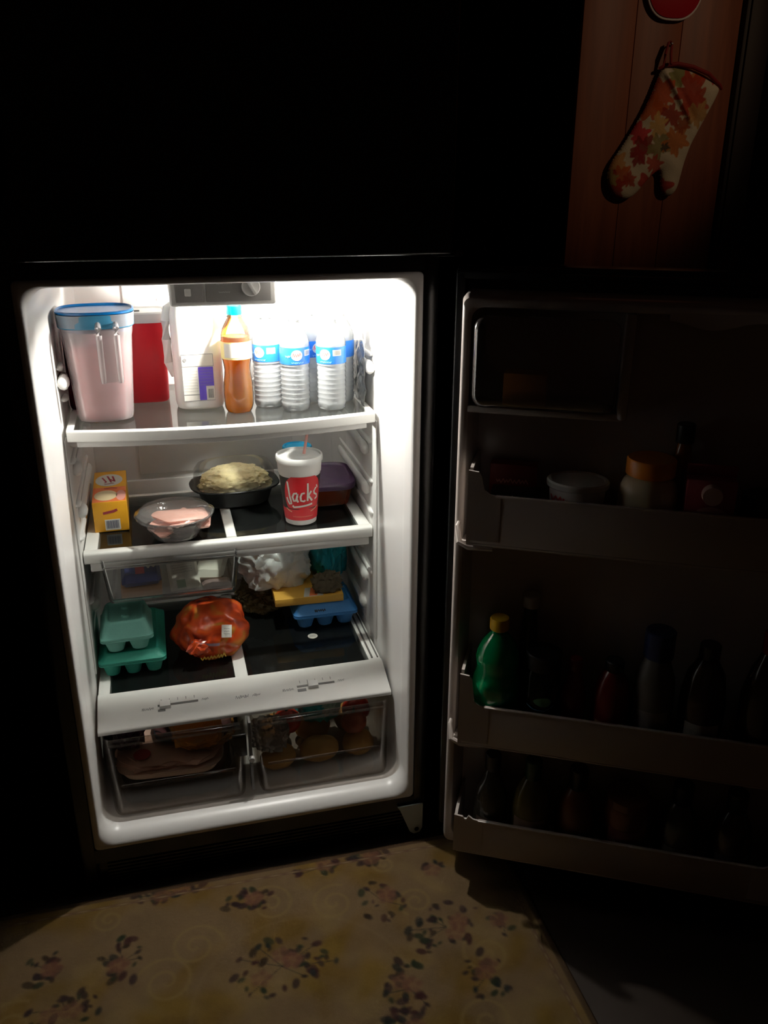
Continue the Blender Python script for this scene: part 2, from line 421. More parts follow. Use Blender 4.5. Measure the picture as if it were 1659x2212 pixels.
# raised side column panels behind which the rails sit
for s in (1, -1):
    b = B()
    def colp(u, v, s=s):
        y = .248+u*.40; z = .255+v*.575
        return (s*(.3315-.004*min(1, u*12)), y, z)
    b.box(min(s*.331, s*.3275), max(s*.331, s*.3275), .262, .66, .27, .822, .0017, 2); b.done('side_panel', white, lin)
# control box on the ceiling
cb = B(); cb.smooth = True
cb.box(-.098, .104, .166, .186, 1.098, 1.159, .006, 3); cb.box(-.097, -.022, .18, .36, 1.106, 1.159, .006, 3)
cbo = cb.done('control_box', lgrey, FR, sharp=25)
for (x0, x1) in ((-.088, -.034), (-.030, .094)):
    b = B(); b.box(x0, x1, .1625, .167, 1.106, 1.1575, .002); b.done('dial_panel', panelm, cbo)
b = B(); b.box(-.070, -.058, .158, .1635, 1.118, 1.132, .002); b.done('switch', lgrey, cbo)
b = B(); b.lathe([(.017, 0), (.018, .002), (.016, .007)], (0, 0, 0), 28); b.box(-.003, .003, -.016, .016, .006, .014, .001)
b.done('temperature_knob', lgrey, cbo, matrix=Matrix.Translation((.055, .1625, 1.133)) @ Matrix.Rotation(PI/2, 4, 'X') @ Matrix.Rotation(.5, 4, 'Z'))
b = B(); b.ribbon(scribble(-.010, .022, 1.14, .004, 4), .0008, lambda x, z: (x, .1620, z)); b.ribbon(scribble(-.006, .016, 1.124, .003, 6), .0008, lambda x, z: (x, .1620, z)); b.done('lettering', lgrey, cbo)
# the lit bulb and its socket, hanging behind the front of the control box
b = B(); b.lathe([(.010, .038), (.012, .030), (.012, .024), (.009, .020)], (.105, .265, 1.120), 16); b.done('lamp_socket', white, FR)
bulbm, N, L = nt('lit_bulb'); N.remove(N['Principled BSDF']); em = N.new('ShaderNodeEmission'); em.inputs[0].default_value = (1, .965, .9, 1)
em.inputs[1].default_value = BULB_W/(PI*4*PI*.014**2); L.new(em.outputs[0], N['Material Output'].inputs[0])
b = B(); b.lathe([(.014*math.sin(PI*k/8), -.014*math.cos(PI*k/8)) for k in range(1, 8)], (.105, .265, 1.124), 12); b.done('lamp_bulb', bulbm, FR)

# shelf 1 (top) ---------------------------------------------------------------
def bow(x, y0, k): return y0-k*(1-(x/.325)**2)
def front_trim(b, x0, x1, y0, k, z0, z1, d=.016, n=24, r=.004):
    loops = []
    for i in range(n+1):
        x = x0+(x1-x0)*i/n; y = bow(x, y0, k)
        loops.append([(x, y+p[0], p[1]) for p in B.rrect(b, d, z1-z0, r, 3, d/2, (z0+z1)/2)])
    b.loft(loops)
Z1, Z2, Z3 = .845, .558, .249
sh = B(); front_trim(sh, -.322, .322, .250, .036, Z1-.022, Z1+.001, .018)
s1 = sh.done('shelf', white_shelf, FR)
b = B(); b.grid(lambda u, v: (-.314+.628*u, (bow(-.314+.628*u, .266, .036))*(1-v)+.64*v, Z1-.001), 20, 1)
b.grid(lambda u, v: (-.314+.628*u, (bow(-.314+.628*u, .266, .036))*(1-v)+.64*v, Z1-.005), 20, 1)
b.done('shelf_glass', glass, s1)
for s in (-1, 1):
    b = B(); b.box(min(s*.324, s*.309), max(s*.324, s*.309), .262, .645, Z1-.016, Z1+.001, .002); b.done('side_rail', white_shelf, s1)
b = B(); b.box(-.31, .31, .636, .65, Z1-.016, Z1+.001, .002); b.done('rear_rail', white_shelf, s1)
b = B(); front_trim(b, -.305, .305, .262, .034, Z1-.036, Z1-.0235, .006, 24, .002); b.done('under_trim', lgrey, s1)
# shelf 2 ---------------------------------------------------------------------
b = B(); front_trim(b, -.325, .325, .286, .004, Z2-.026, Z2+.001, .026, 12, .006)
s2 = b.done('shelf', white_shelf, FR)
b = B(); b.box(-.314, .318, .292, .302, Z2-.046, Z2-.0265, .002); b.done('under_trim', lgrey, s2)
for s in (-1, 1):
    x0, x1 = sorted((s*.3245, s*.296)); b = B(); b.box(x0, x1, .308, .648, Z2-.016, Z2+.001, .003); b.done('side_rail', white_shelf, s2)
b = B(); b.box(-.297, .297, .632, .648, Z2-.016, Z2+.001, .002); b.done('rear_rail', white_shelf, s2)
b = B(); b.box(-.014, .010, .31, .635, Z2-.012, Z2+.001, .003); b.done('divider_bar', white_shelf, s2)
for x0, x1 in ((-.296, -.0145), (.0105, .296)):
    b = B(); b.box(x0, x1, .312, .632, Z2-.006, Z2-.001); b.done('shelf_glass', glass, s2)
# snack drawer under shelf 2 --------------------------------------------------
def open_box(x0, x1, y0, y1, z0, z1, t, r=.012, taper=.008, lean=0):
    b = B(); L = []
    def lp(m, z, k): return [(p[0], p[1], z) for p in b.rrect(x1-x0-2*m-2*k, y1-y0-2*m-2*k, max(r-m, .002), 4, (x0+x1)/2, (y0+y1)/2)]
    L = [lp(0, z1, 0), lp(0, z0+.012, taper), lp(.004, z0+.003, taper), lp(.010, z0, taper), lp(.012, z0+t, taper), lp(.004+t, z0+.006, taper), lp(t, z0+.014, taper), lp(t, z1, 0)]
    L = [[(p[0], p[1]+lean*(p[2]-z0)/(z1-z0)*(1-(p[1]-y0)/(y1-y0)), p[2]) for p in lp_] for lp_ in L]
    b.loft(L, False, False)
    bm = b.bm; bm.verts.ensure_lookup_table(); n = len(L[0])
    b._f([bm.verts[3*n+i] for i in range(n)]); b._f([bm.verts[4*n+i] for i in range(n)])
    b._f
    for i in range(n): b._f([bm.verts[i], bm.verts[(i+1) % n], bm.verts[7*n+(i+1) % n], bm.verts[7*n+i]])
    return b
b = open_box(-.292, .008, .272, .62, .430, .542, .0025); sd = b.done('snack_drawer', clearp, FR)
b = B(); b.box(-.288, .004, .262, .274, .528, .541, .003); b.done('drawer_handle', clearp, sd)
for x in (-.296, .012):
    b = B(); b.box(x-.006, x+.006, .29, .62, .538, .5415, .001); b.done('slide', lgrey, sd)
# crisper cover ---------------------------------------------------------------
b = B()
# sloping control fascia
pr = [(.205, Z3+.001), (.196, Z3+.001), (.186, Z3-.001), (.110, Z3-.030), (.107, Z3-.034), (.107, Z3-.040), (.112, Z3-.041), (.19, Z3-.014), (.205, Z3-.010)]
b.loft([[(x, y, z) for y, z in pr] for x in (-.3255, -.324, .324, .3255)])
cv = b.done('crisper_cover', white_shelf, FR, sharp=40)
b = B(); b.box(-.325, -.300, .204, .64, Z3-.014, Z3+.001, .002); b.done('side_rail', white_shelf, cv)
b = B(); b.box(.296, .325, .204, .64, Z3-.014, Z3+.001, .002); b.done('side_rail', white_shelf, cv)
b = B(); b.box(.303, .307, .21, .55, Z3+.001, Z3+.0035); b.box(.317, .320, .21, .55, Z3+.001, Z3+.0035); b.done('groove_strip', dgrey, cv)
b = B(); b.box(-.022, .008, .204, .64, Z3-.012, Z3+.001, .003); b.done('divider_bar', white_shelf, cv)
b = B(); b.box(-.3, .296, .628, .645, Z3-.012, Z3+.001, .002); b.done('rear_rail', white_shelf, cv)
for x0, x1 in ((-.3, -.0225), (.0085, .296)):
    b = B(); b.box(x0, x1, .205, .628, Z3-.006, Z3-.001); b.done('cover_glass', glass, cv)
# humidity sliders and their print
wlk = mat('knob_white', (.93, .93, .92), .15)
def fas(x, t, o=.0006):   # t runs down the slope 0..1
    y = .186+(.110-.186)*t; z = (Z3-.001)+(-.029)*t
    return (x, y-.357*o, z+.934*o)
def fbox(x0, x1, t0, t1, hgt, name, m, lab=None):
    b = B(); lo = [fas(x0, t0, .0001), fas(x1, t0, .0001), fas(x1, t1, .0001), fas(x0, t1, .0001)]; e = .0008
    hi = [fas(x0+e, t0+.02, hgt), fas(x1-e, t0+.02, hgt), fas(x1-e, t1-.02, hgt), fas(x0+e, t1-.02, hgt)]
    b.loft([lo, hi]); return b.done(name, m, cv, label=lab)
for xc, kx in ((-.154, -.182), (.157, .150)):
    fbox(xc-.044, xc+.044, .40, .47, .0008, 'slider_slot', dgrey)
    fbox(kx-.012, kx+.012, .34, .56, .009, 'slider_knob', wlk)
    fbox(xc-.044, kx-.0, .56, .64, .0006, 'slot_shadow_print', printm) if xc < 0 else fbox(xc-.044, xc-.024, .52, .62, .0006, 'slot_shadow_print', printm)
b = B()
for xc in (-.154, .157):
    for k in range(5): b.ribbon([(xc-.036+k*.018, .24), (xc-.036+k*.018, .33)], .0013, fas)
    b.ribbon(scribble(xc-.078, xc-.052, .5, .10, int(xc*100)), .0009, lambda x, t: fas(x, t))
    b.ribbon(scribble(xc+.052, xc+.068, .42, .10, int(xc*90)), .0009, lambda x, t: fas(x, t))
b.ribbon(scribble(-.028, .002, .52, .13, 5), .0011, fas); b.ribbon(scribble(.010, .028, .52, .12, 8), .0011, fas)
b.done('lettering', printm, cv)
# crisper drawers -------------------------------------------------------------
for x0, x1 in ((-.318, -.012), (.000, .318)):
    b = open_box(x0, x1, .052, .60, .022, .205, .003, .02, .010, .038); cd_ = b.done('crisper_drawer', smoke, FR)
    b = B(); b.box(x0+.012, x1-.012, .082, .096, .19, .2045, .004); b.done('drawer_handle', smoke, cd_)
    b = B(); b.box(x0+.03, x1-.03, .0685, .0735, .096, .100, .001); b.done('rib', smoke, cd_)
b = B(); b.box(-.009, -.003, .074, .10, .03, .212, .001); b.done('drawer_divider', dgrey, FR)
b = B(); b.lathe([(.007, 0), (.0075, .003), (.006, .009)], (0, 0, 0), 16); b.done('drawer_stop', lgrey, FR, matrix=Matrix.Translation((-.006, .074, .118)) @ Matrix.Rotation(PI/2, 4, 'X'))
b = B(); b.box(-.045, -.014, .082, .087, .174, .178, .001); b.box(-.045, -.014, .082, .0875, .12, .172, .002); b.done('latch_plate', blackp, FR)
# lower hinge bracket
b = B()
out = [(.312, -.020), (.372, -.020), (.372, -.088), (.366, -.100), (.352, -.103), (.342, -.095), (.318, -.03)]
b.loft([[(x, y, z) for x, z in out] for y in (-.004, -.0075)])
hb = b.done('hinge_bracket', steel, FR)
b = B(); b.lathe([(.0055, 0), (.0055, .0012)], (0, 0, 0), 14); b.done('screw_hole', blackp, FR, matrix=Matrix.Translation((.358, -.0078, -.09)) @ Matrix.Rotation(PI/2, 4, 'X'))
b = B(); b.lathe([(.012, 0), (.013, .004), (.011, .01)], (.40, -.03, 1.20), 16); b.box(.36, .41, -.04, .02, 1.2, 1.203, .001); b.done('upper_hinge', blackp, FR)

# ------------------------------------------------------------------ open door: local frame u (x), out of the inner face (-y), z
A = math.radians(28.3)
DM = Matrix.Translation((.386, -.118, 0)) @ Matrix.Rotation(-A, 4, 'Z')   # local x along the door, local -y towards the viewer
# a point (u, w, z) of the notes is local (u, -w, z)
b = B(); b.box(-.03, .735, .082, .142, -.055, 1.185, .010, 4)
DR = b.done('door', black, FR, matrix=DM)
def dpart(b, name, m, **k): return b.done(name, m, DR, **k)
b = B()
for k in range(2):
    y0 = .070+k*.006; i = .016-k*.006
    for (x0, x1, z0, z1) in ((-.02, -.008, -.045, 1.172), (.713, .725, -.045, 1.172)): b.box(x0-i*.2, x1, y0, y0+.0055, z0, z1, .002)
    for (z0, z1) in ((-.048, -.036), (1.163, 1.175)): b.box(-.02, .725, y0, y0+.0055, z0, z1, .002)
dpart(b, 'gasket', gasketm)
# door liner: dike round the rim, recess behind
b = B()
def dring(x0, x1, z0, z1, y, r, n=6): return [(p[0], y, p[1]) for p in b.rrect(x1-x0, z1-z0, r, n, (x0+x1)/2, (z0+z1)/2)]
b.loft([dring(-.006, .711, -.038, 1.145, .081, .012), dring(-.004, .709, -.036, 1.144, .02, .012), dring(.0, .705, -.032, 1.1395, .003, .014), dring(.004, .701, -.028, 1.136, .0, .016),
        dring(.011, .694, -.020, 1.128, .0, .022), dring(.015, .690, -.016, 1.124, .003, .022), dring(.022, .683, -.010, 1.116, .05, .025), dring(.026, .679, -.006, 1.112, .072, .03)], False, True)
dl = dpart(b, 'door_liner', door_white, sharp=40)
# wavy drop of the rim over the tall recess
b = B(); prf = []
for k in range(25):
    u = .34+.30*k/24; t = k/24
    d = .010+.014*math.sin(PI*min(1, t*2.2))**2*(t < .46)+.002
    prf.append((u, 1.126-d))
for (u, z), (u1, z1) in zip(prf[:-1], prf[1:]): b.loft([[(u, y, 1.128), (u1, y, 1.128), (u1, y, z1), (u, y, z)] for y in (.001, .05)])
dpart(b, 'rim_notch', door_white)
# dairy compartment: walls and domed cover
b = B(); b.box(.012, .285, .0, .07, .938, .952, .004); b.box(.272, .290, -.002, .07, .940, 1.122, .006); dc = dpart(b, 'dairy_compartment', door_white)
b = B(); b.smooth = True
L_ = [dring(.022, .268, .952, 1.112, .0, .022), dring(.022, .268, .952, 1.112, -.012, .022), dring(.026, .264, .956, 1.108, -.020, .020), dring(.034, .256, .964, 1.100, -.024, .016)]
b.loft(L_, False, True)
dairyc = clear('dairy_cover_plastic', (.85, .78, .75), .15, (.35, .28, .26), .12, 1.6, 1.9)
dpart(b, 'dairy_cover', dairyc, sharp=60)
# bins
def door_bin(zf, zt, zside, x0=.028, x1=.677, front=-.048):
    b = B()
    b.box(x0+.006, x1-.006, front, front+.004, zf+.004, zt, .0015)
    b.box(x0+.006, x1-.006, front, .07, zf, zf+.004, .001)
    for s, x in ((1, x0), (-1, x1)):
        # end wall: high at the door, curving down to the front lip
        pts = [(.07, zf), (front+.002, zf), (front, zf+.006), (front, zt)]
        for k in range(7):
            t = k/6; pts.append((front+.004+.052*t*.25, zt+(zside-zt)*(t*.9+.1)))
        pts += [(.0, zside+.002), (.07, zside+.002)]
        b.loft([[(x, y, z) for y, z in pts], [(x+s*.006, y, z) for y, z in pts]])
    # front corner return that climbs to the side
    for s, x in ((1, x0), (-1, x1)):
        pts = [(0, zside), (.018, zside-.002), (.024, zside-.01), (.030, zt+.008), (.04, zt+.001), (.06, zt-.002), (.06, zf+.01), (0, zf+.01)]
        b.loft([[(x+s*u, y, z) for u, z in pts] for y in (front-.0006, front+.0035)])
    lip = []
    b.box(x0+.05, x1-.05, front-.002, front+.006, zt-.004, zt, .0015)
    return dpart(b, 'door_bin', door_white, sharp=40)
BF = (.700, .262, -.010)
door_bin(BF[0]+.002, .802, .846); door_bin(BF[1], .358, .426); door_bin(-.012, .078, .084)
# moulded brackets under the bins (rounded ledge seen at the hinge side)
for z in (.690, .250):
    b = B(); b.tube([(.010, .02, z+.045), (.006, -.008, z+.03), (.012, -.024, z+.006), (.03, -.026, z-.002), (.075, -.024, z-.003)], [.003, .005, .006, .006, .004], 10)
    b.box(.01, .695, -.012, .07, z-.006, z+.004, .003); dpart(b, 'bin_ledge', door_white)
b = B()
for u in (.20, .33): b.box(u, u+.05, -.014, .0, .684, .689, .002)
dpart(b, 'ledge_tab', door_white)
# door handle on the outer face
b = B(); b.tube([(.68, .142, .70), (.68, .18, .715), (.68, .185, .9), (.68, .18, 1.12), (.68, .142, 1.135)], .012, 10); dpart(b, 'door_handle', black)
def DL(u, w, z): return tuple(DM @ Vector((u, -w, z)))
DA = -A

# ================================================================== THINGS ON THE TOP SHELF
def surf_box(y, x0=0, z0=0): return lambda x, z: (x, y, z)
# pitcher ---------------------------------------------------------
blue_lid = mat('blue_plastic', (.0, .10, .30), .28)
P = thing('pitcher', 'cloudy plastic pitcher of pink drink with blue lid at the left of the top shelf', 'pitcher', (-.247, .352, Z1+.0005), .05)
b = B(); pr = [(.050, 0), (.056, .004), (.058, .012), (.0635, .10), (.0695, .19), (.0715, .200), (.0725, .212), (.076, .216), (.078, .243)]
pr = [(q, z*.925) for q, z in pr]
inn = [(r-.0022, z) for r, z in pr[:0:-1]]+[(.048, .003)]
b.lathe(pr+inn, seg=48, n=3.0, ay=.93, cap0=True, cap1=True); b.done('body', cloudy, P)
pink = mat('pink_drink', (.86, .40, .42), .3, sub=.3)
b = B(); b.lathe([(.046, .0045), (.053, .012), (.0585, .10), (.063, .160), (.0625, .163)], seg=40, n=3.0, ay=.93); b.done('drink', pink, P)
b = B(); b.lathe([(.0670, .1880), (.0688, .1885), (.0700, .197), (.0716, .223)]+[(.0740, .2245), (.0775, .226), (.0780, .2295), (.0745, .2310), (.0725, .2275), (.062, .2265), (.02, .2275)], seg=48, n=2.7, ay=.93); pl_ = b.done('lid', blue_lid, P)
b = B(); b.lathe([(.0748, .197), (.0762, .1985), (.0778, .2245)], seg=48, n=2.85, ay=.935, cap0=False, cap1=False); b.done('lid_skirt', mat('greyed_blue_plastic', (.03, .15, .25), .35), pl_)
hm = clear('handle_plastic', (.95, .90, .90), .45, (.95, .88, .88), .15, 1.6)
b = B()
for x in (-.017, .017):
    xx = x+.021
    b.tube([(xx, -.066, .203), (xx, -.082, .208), (xx, -.094, .202), (xx, -.097, .19), (xx, -.094, .15), (xx, -.088, .105), (xx, -.086, .092)], [.005, .006, .0065, .0065, .0062, .006, .005], 12)
b.loft([[(.021-.017, y+.002, z), (.021+.017, y+.002, z), (.021+.017, y+.004, z), (.021-.017, y+.004, z)] for y, z in ((-.092, .198), (-.0945, .188), (-.093, .15), (-.087, .105), (-.085, .092))])
b.done('handle', hm, P)
# red jug behind
redp = mat('red_plastic', (.72, .02, .035), .35, sub=.1)
R = thing('drink_jug', 'red rectangular drink jug with white lid behind the pitcher', 'jug', (-.158, .50, Z1+.0005))
b = B(); b.lathe([(.044, 0), (.047, .005), (.052, .178), (.052, .183)], seg=40, n=5, ay=.95); b.done('body', redp, R)
wl = mat('white_lid_plastic', (.85, .84, .82), .35)
b = B(); b.lathe([(.0545, .180), (.055, .182), (.0555, .200), (.053, .203), (.049, .2035), (.047, .2005), (.02, .2005)], seg=40, n=4.5, ay=.95); b.done('lid', wl, R)
b = B(); b.box(-.03, -.002, -.012, .000, .2003, .2030, .001); b.done('spout_flap', dgrey, R)
# dark maroon bottle
mar = mat('maroon_plastic', (.09, .008, .02), .3)
R = thing('dark_bottle', 'dark maroon bottle against the left wall behind the pitcher', 'bottle', (-.3055, .455, Z1+.0005))
b = B(); b.lathe([(.030, 0), (.033, .006), (.033, .15), (.03, .175), (.016, .195)], seg=24, ax=.68); b.done('body', mar, R)
b = B(); b.lathe([(.0165, .194), (.017, .196), (.017, .215), (.015, .217)], seg=20); b.done('cap', blackp, R)
# milk jug
milkp = mat('milk_jug', (.95, .94, .90), .38, sub=.1)
M = thing('milk_jug', 'white plastic milk jug with a purple and white label beside the orange soda', 'milk', (-.045, .412, Z1+.0005), 0)
b = B()
b.lathe([(.044, 0), (.050, .004), (.053, .014), (.0535, .03), (.0535, .13), (.0535, .19), (.0525, .205), (.049, .220), (.042, .235), (.030, .248), (.0185, .256), (.0185, .262)], seg=44, n=4.2, ay=.95)
b.done('body', milkp, M)
b = B(); b.lathe([(.0195, .256), (.02, .258), (.02, .271), (.018, .273)], seg=24); b.done('cap', wl, M)
b = B(); b.tube([(-.040, .01, .225), (-.056, .005, .215), (-.062, .0, .19), (-.063, .0, .15), (-.062, .0, .10), (-.050, 0, .07)], [.009, .010, .010, .010, .010, .009], 12); b.done('handle', milkp, M)
lab = mat('label_paper', (.72, .70, .64), .55); purp = mat('indigo_print', (.10, .055, .42), .5)
yl = -.0515
b = B(); b.box(-.036, .031, yl, yl+.002, .022, .124, .0004, 1); b.done('label', lab, M)
b = B(); b.box(-.002, .030, yl-.0003, yl, .054, .096); b.box(-.002, .013, yl-.0003, yl, .023, .0545); b.done('purple_panel', purp, M, label='indigo printed panel of the label')
b = B(); fn = surf_box(yl-.0005)
for p in ([(-.036, .124), (.031, .124), (.031, .097)], [(-.036, .124), (-.036, .022), (.031, .022)], [(-.036, .098), (.031, .098)], [(-.036, .036), (-.002, .036)]): b.ribbon(p, .0011, fn)
for k in range(9): b.ribbon(scribble(-.034, -.004, .093-k*.0062, .0035, k, .0016), .0006, fn)
b.ribbon(scribble(-.024, -.010, .112, .005, 77), .0008, fn)
b.lathe([(.0038, 0)], (0, 0, 0), 4, cap0=False, cap1=False)
b.done('lettering', printm, M)
b = B(); b.grid(lambda u, v: (-.029+.0038*v*math.cos(2*PI*u), yl-.0006, .112+.0042*v*math.sin(2*PI*u)), 16, 2); b.done('emblem', printm, M)
b = B()
for k in range(9): b.box(.0165+k*.0013, .0165+k*.0013+(.0008 if k % 3 else .0004), yl-.0004, yl, .027, .047)
for k in range(6): b.ribbon(scribble(.0, .028, .090-k*.0066, .003, 20+k), .0007, fn)
b.done('barcode', lab if False else printm, M)
# orange soda
orange = clear('orange_soda', (1, .5, .1), 1.0, (1, .46, .045), .3, .3)
pet = clear('clear_bottle', (1, .98, .95), .04, (.95, .9, .8), .05, 1.3)
O = thing('soda_bottle', 'orange soda bottle with bright teal cap beside the milk jug', 'bottle', (.036, .341, Z1+.0005))
pb = [(.022, .003), (.026, 0), (.0295, .006), (.031, .016), (.0318, .04), (.031, .062), (.0285, .080), (.0275, .092), (.0285, .104), (.031, .116), (.0318, .130), (.0318, .158), (.0305, .168), (.027, .181), (.021, .193), (.0155, .202), (.0125, .208), (.0125, .2135)]
def petal(a, z): return 1-(.06*(math.cos(5*a)*.5+.5) if z < .012 else 0)
b = B(); b.lathe([(r+.0006, z) for r, z in pb[1:]], seg=40, wob=petal); b.done('bottle', pet, O)
b = B(); b.lathe([(max(r-.0012, .001), z+.0008) for r, z in pb[1:-6]]+[(.0305, .1635)], seg=40, wob=petal); b.done('soda', orange, O)
b = B(); b.lathe([(.0155, .2095), (.0160, .211), (.0160, .2275), (.0145, .2295)], seg=40, wob=lambda a, z: 1+.012*math.cos(20*a)); b.done('cap', mat('teal_cap', (.0, .50, .56), .3), O)
b = B(); b.lathe([(.0148, .2045), (.0172, .205), (.0172, .2068), (.0148, .2073)], seg=24, cap0=False, cap1=False); b.done('neck_ring', pet, O)
b = B(); b.grid(lambda u, v: (.0333*math.sin(-2.4+4.8*u), -.0333*math.cos(-2.4+4.8*u), .118+.037*v), 30, 2)
b.done('label', mat('pale_yellow_label', (.95, .83, .35), .4), O)
b = B(); b.grid(lambda u, v: (.0336*math.sin(-.95+1.9*u), -.0336*math.cos(-.95+1.9*u), .122+.030*v), 20, 2); b.done('label_panel', lab, O)
# water bottles
blue = mat('blue_label', (.02, .15, .55), .3); bluel = mat('pale_blue_print', (.25, .55, .9), .4); redpr = mat('red_print', (.75, .12, .12), .5)
def water_bottle(loc, rot, label):
    W_ = thing('water_bottle', label, 'bottle', loc, rot, 'water bottles on the top shelf')
    pb = [(.022, 0), (.029, .001), (.0315, .007), (.032, .014)]
    z = .018
    while z < .098:
        pb += [(.0322, z), (.0308, z+.0045), (.0322, z+.009)]; z += .0105
    pb += [(.0325, .100), (.0322, .103), (.0322, .138), (.0325, .141), (.0325, .150), (.030, .158), (.0295, .160), (.026, .168), (.0255, .170), (.020, .180), (.014, .188), (.012, .192), (.012, .199)]
    b = B(); b.lathe([(r, zz) for r, zz in pb], seg=36, wob=lambda a, z: 1-(.05*(math.cos(6*a)*.5+.5) if z < .008 else 0)); b.done('bottle', waterp, W_)
    b = B(); b.lathe([(.0295, .003), (.0302, .02), (.0302, .155), (.024, .167), (.017, .180), (.0168, .1802)], seg=28)
    b.done('water', watm, W_)
    b = B(); b.lathe([(.0145, .1965), (.0148, .198), (.0148, .2095), (.0135, .211)], seg=30, wob=lambda a, z: 1+.012*math.cos(18*a)); b.done('cap', wl, W_)
    b = B(); b.lathe([(.0330, .104), (.0331, .105), (.0331, .1395), (.0330, .1405)], seg=36, cap0=False, cap1=False); lb = b.done('label', blue, W_)
    cyl = lambda o: (lambda x, zz: ((.0333+o)*math.sin(x/.0333), -(.0333+o)*math.cos(x/.0333), zz))
    b = B(); f = cyl(0)
    b.mi = 0; b.grid(lambda u, v: f(-.004+.0125*v*math.cos(2*PI*u), .1245+.0115*v*math.sin(2*PI*u)), 22, 2); b.done('emblem', lab, lb)
    b = B(); f = cyl(.0003); b.ribbon([(-.014, .121), (-.011, .131), (-.010, .121), (-.007, .129), (-.005, .121), (-.002, .129), (.0, .122), (.003, .130), (.005, .124)], .0013, f); b.done('lettering', redpr, lb)
    b = B(); b.ribbon(scribble(-.016, .012, .1085, .004, 3), .0012, f); b.ribbon(scribble(-.03, -.018, .122, .006, 9), .0015, f); b.done('lettering', bluel, lb)
    b = B(); f = cyl(0); b.grid(lambda u, v: f(.014+.020*u, .122+.013*v), 8, 1); b.done('barcode_panel', lab, lb)
    b = B(); f = cyl(.0003)
    for k in range(9): b.ribbon([(.0175+k*.0017, .124), (.0175+k*.0017, .133)], .0007, f)
    b.done('barcode', printm, lb)
    return W_
watm = clear('water', (.98, .99, .99), .35, (.95, .98, .99), .03, .6, 1.2)
spots = [((.105, .372), -.55, 'water bottle half hidden behind the orange soda, left of the front row'),
         ((.160, .327), .12, 'middle water bottle of the front row, standing furthest forward'),
         ((.239, .316), -.5, 'right-hand water bottle of the front row by the right wall'),
         ((.203, .398), .6, 'water bottle behind the gap between the middle and right front bottles'),
         ((.135, .448), .3, 'water bottle at the back, behind the middle front bottle'),
         ((.2725, .384), -.8, 'water bottle behind the right-hand front bottle by the wall'),
         ((.212, .478), .3, 'rearmost water bottle, its cap showing above the others')]
wb = None
for (x, y), r, lb in spots:
    if wb is None: wb = water_bottle((x, y, Z1+.0005), r, lb)
    else: dup(wb, (x, y, Z1+.0005), r, lb)
# crumpled shrink film at the right of the bottles
b = B(); b.smooth = True
def filmf(u, v):
    y = .30+.24*u; z = Z1+.002+.15*v*(1-.3*u)
    n = noise.noise(Vector((y*30, z*30, 1)))
    return (.3125+.006*n-.006*v*(1-v)+.003*noise.noise(Vector((y*80, z*80, 5))), y, z)
b.grid(filmf, 40, 30)
for f in b.bm.faces: f.smooth = True
o = b.done('plastic_wrap', filmm); sm = o.modifiers.new('s', 'SOLIDIFY'); sm.thickness = .0004
tag(o, 'crumpled clear shrink wrap standing between the water bottles and the right wall', 'plastic wrap')

# ================================================================== SECOND SHELF
# yellow carton
yel = mat('yellow_carton', (.88, .42, .02), .45, vary=.12, vscale=25); cream = mat('cream_print', (.85, .70, .42), .5); orp = mat('orange_print', (.85, .2, .06), .5); pkp = mat('pink_print', (.85, .38, .32), .5)
Yb = thing('food_carton', 'yellow and orange food carton lying at the left of the middle shelf', 'carton', (-.267, .405, Z2+.001), .02)
b = B(); b.box(-.038, .038, 0, .225, 0, .073, .0015); b.done('carton', yel, Yb)
top = lambda x, y: (x, y, .0733)
b = B(); b.grid(lambda u, v: top(-.037+.074*u, .002+.10*v), 4, 4); b.done('picture', orp, Yb, label='orange printed food picture on top')
top2 = lambda x, y: (x, y, .0736)
b = B(); b.grid(lambda u, v: top2(-.008+.026*v*math.cos(2*PI*u), .045+.035*v*math.sin(2*PI*u)), 24, 3); b.done('picture_bread', cream, Yb)
b = B(); b.grid(lambda u, v: top2(.026+.011*v*math.cos(2*PI*u), .04+.035*v*math.sin(2*PI*u)), 20, 3); b.done('picture_meat', pkp, Yb)
b = B(); b.grid(lambda u, v: top2(-.002+.032*v*math.cos(2*PI*u), .155+.045*v*math.sin(2*PI*u)), 24, 3); b.done('logo_patch', lab, Yb)
b = B(); top3 = lambda x, y: (x, y, .0739)
mrn = mat('maroon_print', (.38, .04, .06), .5)
for q in ([(-.018, .175), (-.008, .140), (-.012, .135)], [(-.006, .185), (.004, .135)], [(.006, .182), (.012, .14), (.0, .16)], [(-.012, .125), (.010, .128)], [(-.012, .092), (.004, .096), (.018, .090)]): b.ribbon(q, .0045, top3)
b.done('lettering', mrn, Yb)
b = B(); b.box(-.014, .020, -.0006, 0, .004, .030); b.done('barcode_panel', lab, Yb)
b = B()
for k in range(14): b.box(-.011+k*.002, -.011+k*.002+(.0012 if k % 3 else .0007), -.0010, -.0006, .008, .0275)
b.done('barcode', mat('blue_grey_print', (.16, .17, .24), .6), Yb)
b = B(); b.ribbon([(-.016, .046), (-.004, .048), (.008, .050), (.016, .053)], .006, surf_box(-.0006)); b.done('lettering', mrn, Yb)
